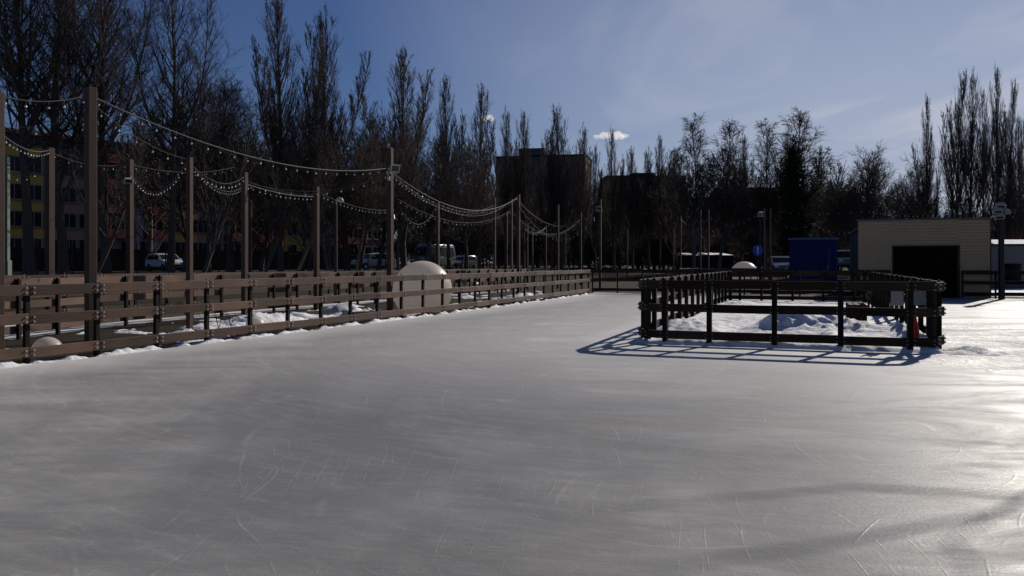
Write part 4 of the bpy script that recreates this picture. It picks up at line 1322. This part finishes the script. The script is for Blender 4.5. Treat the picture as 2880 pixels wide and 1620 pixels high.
# ------------------------------------------------------------------ trees
def grow(seed, H, r0, n1, t0, t1, ang0, ang1, L1, n2, L2, a2, n3, L3, up, droop=0.0, fork=0, wob=.03, twig=.010, lean=(0, 0), forkz=(.12, .38)):
    """bare tree: trunk with leaders + three orders of branches; returns (verts, quads) of trunk and crown"""
    g = np.random.default_rng(seed)

    def shoots(p, d, L, ra, rb, n, upw, wander):
        """n-segment shoots, all at once: points (m, n+1, 3), radii (m, n+1)"""
        m_ = len(p)
        pts = np.empty((m_, n + 1, 3)); pts[:, 0] = p
        d = d / np.linalg.norm(d, axis=1)[:, None]
        L = np.broadcast_to(L, (m_,))
        for i in range(n):
            d = d + g.normal(0, wander, (m_, 3)); d[:, 2] += upw
            d /= np.linalg.norm(d, axis=1)[:, None]
            pts[:, i + 1] = pts[:, i] + d * (L / n)[:, None]
        f = np.linspace(0, 1, n + 1) ** .8
        ra = np.broadcast_to(ra, (m_,)); rb = np.broadcast_to(rb, (m_,))
        return pts, ra[:, None] + (rb - ra)[:, None] * f[None]

    def tubes(P, Rr, k):
        m_, n, _ = P.shape
        T = np.gradient(P, axis=1); T /= np.linalg.norm(T, axis=2)[..., None] + 1e-9
        ref = np.where((np.abs(T[:, :1, 2:]) > .8), np.array([1.0, .13, 0]), np.array([0, 0, 1.0]))
        A = np.cross(T, np.broadcast_to(ref, T.shape)); A /= np.linalg.norm(A, axis=2)[..., None] + 1e-9
        B = np.cross(T, A)
        a = np.arange(k) * 2 * math.pi / k
        V = P[:, :, None] + Rr[:, :, None, None] * (np.cos(a)[None, None, :, None] * A[:, :, None] + np.sin(a)[None, None, :, None] * B[:, :, None])
        idx = np.arange(m_ * n * k).reshape(m_, n, k)
        q = np.stack([idx[:, :-1], np.roll(idx, -1, 2)[:, :-1], np.roll(idx, -1, 2)[:, 1:], idx[:, 1:]], -1).reshape(-1, 4)
        return V.reshape(-1, 3), q

    def join(parts):
        Vs, Qs, o = [], [], 0
        for V, Q in parts: Vs.append(V); Qs.append(Q + o); o += len(V)
        return np.concatenate(Vs), np.concatenate(Qs)

    def side(d):
        """unit vectors square to d, at random bearings"""
        ref = np.where(np.abs(d[:, 2:]) < .9, np.array([0, 0, 1.0]), np.array([1.0, 0, 0]))
        u = np.cross(d, ref); u /= np.linalg.norm(u, axis=1)[:, None]; v = np.cross(d, u)
        a = g.uniform(0, 2 * math.pi, len(d))[:, None]
        return np.cos(a) * u + np.sin(a) * v

    def children(P, Rr, L, n, lo, hi, rel, a_deg, spread):
        """n side shoots on every shoot: base points, directions, lengths and parent radii"""
        m_, k1, _ = P.shape; k = k1 - 1
        s_ = g.uniform(lo, hi, (m_, n)); x = s_ * k; j_ = np.minimum(x.astype(int), k - 1); fr = (x - j_)[..., None]
        r_ = np.arange(m_)[:, None]
        a, b = P[r_, j_], P[r_, j_ + 1]
        td = (b - a).reshape(-1, 3); td /= np.linalg.norm(td, axis=1)[:, None] + 1e-9
        ang = np.radians(a_deg + g.uniform(-spread, spread * 1.3, m_ * n))[:, None]
        d = td * np.cos(ang) + side(td) * np.sin(ang)
        l = (rel * L[:, None] * g.uniform(.5, 1.25, (m_, n)) * (1.15 - .55 * s_)).reshape(-1)
        return (a + (b - a) * fr).reshape(-1, 3), d, l, Rr[r_, j_].reshape(-1)

    tr, rr = shoots(np.array([[0., 0, -.15]]), np.array([[lean[0], lean[1], 1.]]), H, r0, twig * 1.6, 22, .04, wob)
    rr = rr * (1 + .35 * np.exp(-np.linspace(0, 30, 23)))
    TP = [tubes(tr, rr, 9)]
    axes = [(tr[0], rr[0], H)]
    for k in range(fork):
        f = g.uniform(*forkz); i = int(f * 22)
        a = 2 * math.pi * (k + g.uniform(-.2, .2)) / max(1, fork)
        sp_ = g.uniform(.4, .75)
        l = H * (1 - f) * g.uniform(.70, .97)
        q, qr = shoots(tr[0][i][None], np.array([[math.cos(a) * sp_, math.sin(a) * sp_, 1.0]]), l, rr[0][i] * .62, twig * 1.5, 16, .10, wob * 1.6)
        TP.append(tubes(q, qr, 7)); axes.append((q[0], qr[0], l))
    p1, d1, l1, ra1, rb1 = [], [], [], [], []
    for ai, (t_, r_, HL) in enumerate(axes):
        nn = n1 if ai == 0 else int(n1 * .55)
        for k in range(nn):
            f = t0 + (t1 - t0) * (k + g.uniform(0, 1)) / nn if ai == 0 else .12 + .85 * (k + g.uniform(0, 1)) / nn
            x = f * (len(t_) - 1); i = min(int(x), len(t_) - 2)
            az = k * 2.399 + g.uniform(-.5, .5); ang = R(ang0 + (ang1 - ang0) * f + g.uniform(-8, 8))
            l = HL * L1(f) * g.uniform(.65, 1.25)
            p1.append(t_[i] + (t_[i + 1] - t_[i]) * (x - i)); d1.append((math.cos(az) * math.sin(ang), math.sin(az) * math.sin(ang), math.cos(ang)))
            l1.append(l); ra1.append(min(max(r_[i] * .5, twig * 1.3), .012 * l + .012)); rb1.append(twig * .9)
    l1 = np.array(l1)
    P1, R1 = shoots(np.array(p1), np.array(d1), l1, np.array(ra1), np.array(rb1), 6, up, .07)
    CP = [tubes(P1, R1, 5)]
    p2, d2, l2, pr = children(P1, R1, l1, n2, .15, .98, L2, a2, 12)
    P2, R2 = shoots(p2, d2, l2, np.maximum(twig, pr * .5), twig * .6, 4, up * .8 - droop, .10)
    CP.append(tubes(P2, R2, 3))
    p3, d3, l3, pr = children(P2, R2, l2, n3, .12, 1.0, L3, a2, 14)
    P3, R3 = shoots(p3, d3, l3, twig * .72, twig * .42, 3, up * .5 - droop * 1.6, .14)
    CP.append(tubes(P3, R3, 3))
    return join(TP), join(CP)


def quad_mesh(name, V, Q, m, smooth=True):
    me = bpy.data.meshes.new(name)
    me.vertices.add(len(V)); me.vertices.foreach_set('co', np.ascontiguousarray(V, np.float32).ravel())
    n = len(Q)
    me.loops.add(n * 4); me.loops.foreach_set('vertex_index', np.ascontiguousarray(Q, np.int32).ravel())
    me.polygons.add(n); me.polygons.foreach_set('loop_start', np.arange(0, n * 4, 4, dtype=np.int32))
    if smooth: me.polygons.foreach_set('use_smooth', np.ones(n, bool))
    me.materials.append(m); me.update(calc_edges=True)
    return me


TREES = {}


def proto(key, crownmat='twig', trunkmat='bark', **kw):
    T, C = grow(**kw)
    TREES[key] = (quad_mesh('trunk', *T, M[trunkmat]), quad_mesh('crown', *C, M[crownmat]), kw['H'], T, C)


# fastigiate poplars, 18 m
for s in range(4):
    proto('poplar%d' % s, seed=20 + s, H=18, r0=.24, forkz=(.16, .40), n1=58, t0=.2, t1=.97, ang0=42, ang1=22, L1=lambda f: (.27 * (1 - f) ** .55 + .035), n2=12, L2=.42, a2=24, n3=6, L3=.45, up=.22, fork=3, twig=.0125, wob=.016)
# big old poplars with spreading lower limbs, 22 m
for s in range(3):
    proto('oldpoplar%d' % s, seed=40 + s, H=23, r0=.30, forkz=(.2, .45), n1=52, t0=.26, t1=.96, ang0=62, ang1=26, L1=lambda f: .30 * (1 - f) ** .7 + .05, n2=11, L2=.5, a2=34, n3=6, L3=.5, up=.12, fork=3, twig=.0105)
# broad bare trees, 11 m
for s in range(3):
    proto('broad%d' % s, seed=60 + s, forkz=(.25, .5), H=11, r0=.15, n1=38, t0=.34, t1=.97, ang0=66, ang1=30, L1=lambda f: .42 * (1 - f) ** .6 + .06, n2=12, L2=.5, a2=38, n3=6, L3=.5, up=.07, fork=3, twig=.012, wob=.05)
# birches, 17 m, drooping twigs
for s in range(2):
    proto('birch%d' % s, crownmat='twig', trunkmat='birch', seed=80 + s, H=17, r0=.19, n1=40, t0=.25, t1=.98, ang0=48, ang1=28, L1=lambda f: .28 * (1 - f) ** .6 + .05, n2=12, L2=.45, a2=35, n3=7, L3=.62, up=.07, droop=.13, fork=3, twig=.018)
# trees of the far wood: coarser twigs
for s in range(3):
    proto('wood%d' % s, seed=120 + s, H=12, r0=.19, n1=30, t0=.15, t1=.97, ang0=58, ang1=26, L1=lambda f: .36 * (1 - f) ** .6 + .06, n2=9, L2=.5, a2=34, n3=3, L3=.5, up=.10, fork=3, twig=.026, wob=.05)
for s in range(2):
    proto('thicket%d' % s, seed=130 + s, H=4, r0=.08, n1=26, t0=.03, t1=.97, ang0=74, ang1=30, L1=lambda f: .85 * (1 - f) ** .5 + .1, n2=9, L2=.5, a2=38, n3=3, L3=.55, up=.07, fork=4, twig=.022, wob=.08)
# leaning thin trees
for s in range(2):
    proto('lean%d' % s, seed=90 + s, H=13, r0=.2, n1=28, t0=.3, t1=.96, ang0=52, ang1=25, L1=lambda f: .3 * (1 - f) ** .6 + .05, n2=8, L2=.5, a2=34, n3=3, L3=.5, up=.12, fork=2, twig=.016, lean=(.42, .05))


def plant(key, sx, top, Y, label, cat='tree', name='bare_tree', wide=1.0, rot=None, group=None, z=None):
    tm, cm_, H, _, _ = TREES[key]
    X = gx(sx, Y); zb = terrain(X, Y) if z is None else z
    h = EYE - (top - HY) / FPX * Y - zb
    t = thing(name, label, cat, (X, Y, zb), rng.uniform(0, 6.28) if rot is None else rot, group)
    s = h / H
    t.scale = (s * wide, s * wide, s)
    link('trunk', tm, t); link('crown', cm_, t)
    return t


NEARG = 'old poplars beyond the left fences'
plant('oldpoplar0', 84, -420, 39, 'huge dark bare poplar with thick trunk, nearest the left edge', name='poplar_tree', group=NEARG)
plant('oldpoplar1', 178, -330, 40, 'huge bare poplar just left of the tallest pole', name='poplar_tree', group=NEARG)
plant('oldpoplar2', 300, -230, 42, 'huge bare poplar just right of the tallest pole', name='poplar_tree', group=NEARG)
plant('oldpoplar0', 478, -120, 44, 'huge bare poplar with wide right hand limbs behind the parked white car', name='poplar_tree', group=NEARG, rot=2.0)
plant('lean0', 255, 330, 38, 'dark trunk leaning to the right beside the tallest pole', name='leaning_tree', rot=0.1)
plant('lean1', 552, 300, 40, 'thin trunk leaning right between the two slim poles', name='leaning_tree', rot=-.1)
plant('lean0', 815, 400, 46, 'dark tree leaning right before the yellow wall section', name='leaning_tree', rot=0.2)
plant('broad0', 590, 250, 48, 'wide bare tree with fine twigs right of the huge poplars')
plant('broad1', 655, 260, 56, 'wide bare tree whose fine twigs reach the open sky left of the tallest thin poplar')
AV = 'poplars of the street avenue'
plant('poplar0', 790, 2, 51, 'tall narrow poplar touching the upper picture edge', name='poplar_tree', group=AV, wide=.95, rot=.5)
plant('poplar1', 925, 48, 54, 'second tall narrow poplar from the left against the blue sky', name='poplar_tree', group=AV, wide=.95, rot=2.2)
plant('broad2', 1010, 330, 60, 'low spreading bare tree in the dip between the tall narrow poplars')
plant('broad0', 870, 330, 62, 'bare tree filling the gap between the two tallest narrow poplars', rot=4.0)
plant('poplar2', 1135, 150, 64, 'poplar rising behind the floodlight pole', name='poplar_tree', group=AV, wide=1.15, rot=1.2)
plant('broad1', 1190, 400, 60, 'bare tree with a right leaning limb above the floodlight pole', rot=1.6)
plant('poplar3', 1262, 225, 73, 'slim poplar right of the floodlight pole', name='poplar_tree', group=AV, wide=.8, rot=.2)
plant('poplar0', 1348, 246, 76, 'slim poplar just left of the grey tower', name='poplar_tree', group=AV, wide=.85, rot=3.4)
plant('poplar1', 1421, 322, 90, 'slim poplar in front of the left edge of the grey tower', name='poplar_tree', group=AV, wide=.75)
plant('poplar2', 1472, 322, 92, 'poplar before the roof house of the grey tower', name='poplar_tree', group=AV, wide=.8)
plant('poplar3', 1552, 365, 86, 'poplar left of the pointed one before the grey tower', name='poplar_tree', group=AV, wide=.8)
plant('poplar0', 1580, 306, 87, 'pointed poplar in front of the grey tower, highest there', name='poplar_tree', group=AV, wide=.95, rot=4.4)
plant('poplar1', 1636, 366, 90, 'poplar before the right edge of the grey tower', name='poplar_tree', group=AV, wide=.7, rot=5)
plant('poplar2', 1675, 415, 100, 'small poplar in the gap between the two towers', name='poplar_tree', group=AV, wide=.6)
plant('poplar3', 1727, 372, 102, 'slim poplar under the small white cloud', name='poplar_tree', group=AV, wide=.7)
BT = 'bare trees before the dark tower'
for k, (sx, top, wd, key) in enumerate(((1780, 425, .9, 'poplar0'), (1825, 428, .9, 'poplar1'), (1855, 388, .7, 'poplar2'), (1895, 430, .9, 'poplar3'))):
    plant(key, sx, top, 104 + k, ('bushy bare tree over the left half of the dark tower', 'bushy bare tree over the middle of the dark tower', 'thin pointed bare tree above the dark tower',
                                  'bushy bare tree over the right half of the dark tower')[k], name='poplar_tree', group=BT, wide=wd)
BI = 'birches at the far end'
plant('birch0', 1952, 338, 84, 'tallest dense birch right of the dark tower', name='birch_tree', group=BI)
plant('birch1', 2022, 352, 88, 'open branched birch with slanting limbs right of the densest birch', name='birch_tree', group=BI, wide=1.15)
plant('poplar1', 2085, 388, 96, 'slim poplar between the two groups of birches', name='poplar_tree', wide=.7)
plant('birch0', 2155, 352, 90, 'birch standing behind the round road sign', name='birch_tree', group=BI, rot=2.5)
plant('birch1', 2288, 325, 86, 'spreading birch right of the dark conifer', name='birch_tree', group=BI, wide=1.35, rot=2.0)
plant('poplar2', 2214, 372, 98, 'slim poplar just left of the dark conifer', name='poplar_tree', wide=.6)
plant('broad2', 2410, 440, 80, 'dark bushy bare tree left of the beige building roof', wide=1.2)
plant('broad1', 2463, 462, 82, 'smaller dark bushy bare tree above the left end of the beige roof', wide=1.05)
plant('broad0', 2365, 520, 78, 'low bare tree above the blue container', wide=1.1)
plant('broad2', 2542, 456, 92, 'pale open bare tree above the middle of the beige roof', wide=.95, rot=1)
plant('broad0', 2568, 520, 96, 'pale low bare tree beside the lone slim poplar', wide=.9, rot=3)
MG = 'bare trees filling the gaps among the birches'
for sx, top, Y, key, lab in ((1905, 440, 98, 'wood0', 'bushy bare tree just left of the densest birch'), (1990, 420, 97, 'wood1', 'bushy bare tree in the gap between the first two birches'),
                             (2085, 455, 94, 'wood2', 'low bushy bare tree left of the birch behind the road sign'), (2195, 440, 99, 'wood0', 'bushy bare tree hugging the left side of the conifer'),
                             (2335, 455, 95, 'wood1', 'bushy bare tree right of the spreading birch'), (2250, 400, 96, 'wood2', 'bushy bare tree close behind the conifer')):
    plant(key, sx, top, Y, lab, group=MG, wide=.9)
RP = 'tall poplars behind the beige building'
plant('poplar3', 2610, 282, 88, 'lone slim poplar behind the beige building', name='poplar_tree', group=RP, wide=.5)
plant('poplar0', 2690, 216, 84, 'left poplar of the tall clump above the beige building', name='poplar_tree', group=RP, wide=.62)
plant('poplar1', 2728, 218, 86, 'middle poplar of the tall clump above the beige building', name='poplar_tree', group=RP, wide=.55)
plant('poplar2', 2764, 262, 88, 'right and lowest poplar of the tall clump above the beige building', name='poplar_tree', group=RP, wide=.5)
plant('poplar3', 2808, 203, 80, 'tall poplar above the black lamp pole', name='poplar_tree', group=RP, wide=.56, rot=1.1)
plant('poplar0', 2838, 238, 82, 'tall poplar close right of the one above the black lamp pole', name='poplar_tree', group=RP, wide=.5, rot=2.1)
plant('poplar2', 2866, 335, 84, 'lower poplar at the right edge', name='poplar_tree', group=RP, wide=.48, rot=3.1)
plant('broad1', 2872, 470, 74, 'bare bushy tree at the right edge above the grey shed', rot=2.2)
# single trunks before the street
TG = 'bare trees among the dark trunks of the left side'
for sx, top, Y, key, lab in ((736, 380, 47, 'lean1', 'thin dark tree leaning beside the crimson wall'), (918, 380, 50, 'broad1', 'bare tree whose trunk stands right of the yellow wall section'),
                             (1003, 400, 52, 'broad2', 'bare tree whose trunk stands just left of the white off-road car'), (1120, 380, 56, 'broad0', 'bare tree right behind the floodlight pole'),
                             (1310, 400, 64, 'broad1', 'bare tree right of the minibus'), (640, 330, 60, 'broad2', 'bare tree behind the second slim pole')):
    plant(key, sx, top, Y, lab, group=TG)

BG = 'bare trees filling the belt before the apartment house'
for sx, top, Y, key, lab in ((690, 395, 70, 'wood1', 'finely twigged bare tree left of the tallest narrow poplar trunk'), (735, 350, 68, 'wood0', 'finely twigged bare tree under the tallest narrow poplar'),
                             (850, 375, 69, 'wood2', 'finely twigged bare tree between the two tallest narrow poplars, low'), (975, 340, 72, 'wood1', 'finely twigged bare tree right of the second narrow poplar'),
                             (1065, 345, 74, 'wood0', 'finely twigged bare tree left of the poplar behind the floodlight pole'), (1235, 420, 80, 'wood2', 'finely twigged bare tree under the slim poplar right of the floodlight pole'),
                             (1310, 430, 84, 'wood0', 'finely twigged bare tree before the left side of the grey tower'), (520, 240, 66, 'wood2', 'finely twigged bare tree behind the last huge poplar'),
                             (420, 300, 70, 'wood1', 'finely twigged bare tree above the white parked car')):
    plant(key, sx, top, Y, lab, group=BG)

# conifer
g_ = np.random.default_rng(5)
Yc = 84; X = gx(2230, Yc); zb = terrain(X, Yc); Hc = EYE - (418 - HY) / FPX * Yc - zb
cf = thing('conifer_tree', 'dark evergreen conifer between the birches behind the blue container', 'tree', (X, Yc, zb))
mb = MB(); mb.tube([(0, 0, -.1), (0, 0, Hc * .97)], [.22, .03], 8); mb.build('trunk', M['bark'], cf)
mb = MB()
for i in range(700):
    f = .08 + .92 * (i / 700) ** .9; z = Hc * f; Rm = (1.95 * (1 - f) ** .45 + .12) * (.78 + .35 * math.sin(f * 23 + 1) * math.sin(f * 9))
    a = g_.uniform(0, 6.28); rr_ = Rm * g_.uniform(.45, 1.35) * (1 + .3 * math.cos(a * 2 + f * 11))
    tip = np.array([math.cos(a) * rr_, math.sin(a) * rr_, z - .25 * rr_])
    base = np.array([0, 0, z])
    for k in range(7):
        s = g_.uniform(.3, 1); c = base + (tip - base) * s + g_.normal(0, .09, 3)
        d1 = g_.normal(0, .17, 3); d2 = g_.normal(0, .17, 3); d1[2] -= .12
        mb.add([tuple(c), tuple(c + d1), tuple(c + d1 * .6 + d2)], [(0, 1, 2)])
    mb.tube([base, (base + tip) / 2 + np.array([0, 0, .06]), tip], [.03, .02, .008], 3, cap=False)
mb.build('crown', M['needle'], cf)

# reddish shrub with snow at the right edge
mb = MB()
for i in range(160):
    a = g_.uniform(0, 6.28); l = g_.uniform(.7, 1.7); t_ = g_.uniform(.3, 1.0)
    q = [(0, 0, 0), (math.cos(a) * l * t_ * .6, math.sin(a) * l * t_ * .5, l * .8), (math.cos(a) * l * t_ * 1.3, math.sin(a) * l * t_, l * 1.45 + g_.uniform(-.3, .2))]
    mb.tube(q, [.02, .014, .006], 3, cap=False)
M['redtwig'] = mat('reddish twigs', (0.16, 0.065, 0.05), .9, .1)
o = mb.build('bare_shrub', M['redtwig']); o.location = (gx(2850, 60), 60, 1.2); tag(o, 'reddish bare shrub showing above the grey shed at the right edge', 'shrub')
o.location.z = 0; o.scale = (1.5, 1.5, 1.75)

# far wood that reads as one dark mass
rw = random.Random(77)
spots = []
for i in range(46):
    sx = 1150 + i * 29 + rw.uniform(-14, 14)
    top = 510 + rw.uniform(-30, 55) if sx < 1960 else 535 + rw.uniform(-30, 60)
    spots.append((sx, top, 118 + rw.uniform(-8, 26), rw.choice(['wood0', 'wood1', 'wood2'])))
for i in range(16):
    spots.append((2470 + i * 28 + rw.uniform(-12, 12), 565 + rw.uniform(-25, 20), 115 + rw.uniform(-6, 14), rw.choice(['wood0', 'wood1'])))
for i in range(80):        # undergrowth at the foot of the wood
    spots.append((1120 + i * 22 + rw.uniform(-9, 9), 668 + rw.uniform(-30, 22), 112 + rw.uniform(-4, 30), rw.choice(['thicket0', 'thicket1'])))
Vs, Qs, off = [], [], 0
for (sx, top, Y, key) in spots:
    _, _, H, T, C = TREES[key]
    X = gx(sx, Y); zb = terrain(X, Y); q = (EYE - (top - HY) / FPX * Y - zb) / H
    a = rw.uniform(0, 6.28); rot = np.array([[math.cos(a), math.sin(a), 0], [-math.sin(a), math.cos(a), 0], [0, 0, 1]]) * q
    for V, Q in (T, C):
        Vs.append(V @ rot + np.array([X, Y, zb])); Qs.append(Q + off); off += len(V)
o = link('far_wood', quad_mesh('far_wood', np.concatenate(Vs), np.concatenate(Qs), M['twig'])); tag(o, 'dark mass of bare far off trees along the horizon', 'wood', kind='stuff')

# ------------------------------------------------------------------ small fair weather clouds
cm_ = bpy.data.materials.new('cloud vapour'); cm_.use_nodes = True
nt = cm_.node_tree
nt.nodes.remove(nt.nodes['Principled BSDF'])
pv = nt.nodes.new('ShaderNodeVolumePrincipled'); pv.inputs['Color'].default_value = (1, .98, .97, 1); pv.inputs['Density'].default_value = .075; pv.inputs['Anisotropy'].default_value = .6
nt.links.new(pv.outputs[0], nt.nodes['Material Output'].inputs['Volume'])


def cloud(sx, sy, w, h, Y, seed, label):
    gr = random.Random(seed)
    c = px(sx, sy, Y); W_, H_ = w / FPX * Y, h / FPX * Y
    bm = bmesh.new()
    n = 16
    for i in range(n):
        f = i / (n - 1) - .5
        r = H_ * gr.uniform(.25, .5) * (1 - 1.1 * abs(f) ** 1.5)
        bmesh.ops.create_icosphere(bm, subdivisions=3, radius=r, matrix=Matrix.Translation((f * W_, gr.uniform(-.3, .3) * H_, gr.uniform(-.15, .25) * H_ * (1 - abs(f)))))
    me = bpy.data.meshes.new('cloud'); bm.to_mesh(me); bm.free()
    o = link('cloud', me); me.materials.append(cm_)
    rm = o.modifiers.new('remesh', 'REMESH'); rm.mode = 'VOXEL'; rm.voxel_size = H_ * .05
    tx = bpy.data.textures.new('puff', 'CLOUDS'); tx.noise_scale = H_ * .28; tx.noise_depth = 4
    dm_ = o.modifiers.new('puff', 'DISPLACE'); dm_.texture = tx; dm_.strength = H_ * .22; dm_.mid_level = .55
    o.location = c
    tag(o, label, 'cloud')


cloud(1718, 383, 92, 26, 1400, 3, 'small white flat cloud low above the gap between the towers')
cloud(1372, 333, 26, 22, 1500, 5, 'tiny white cloud left of the grey tower')
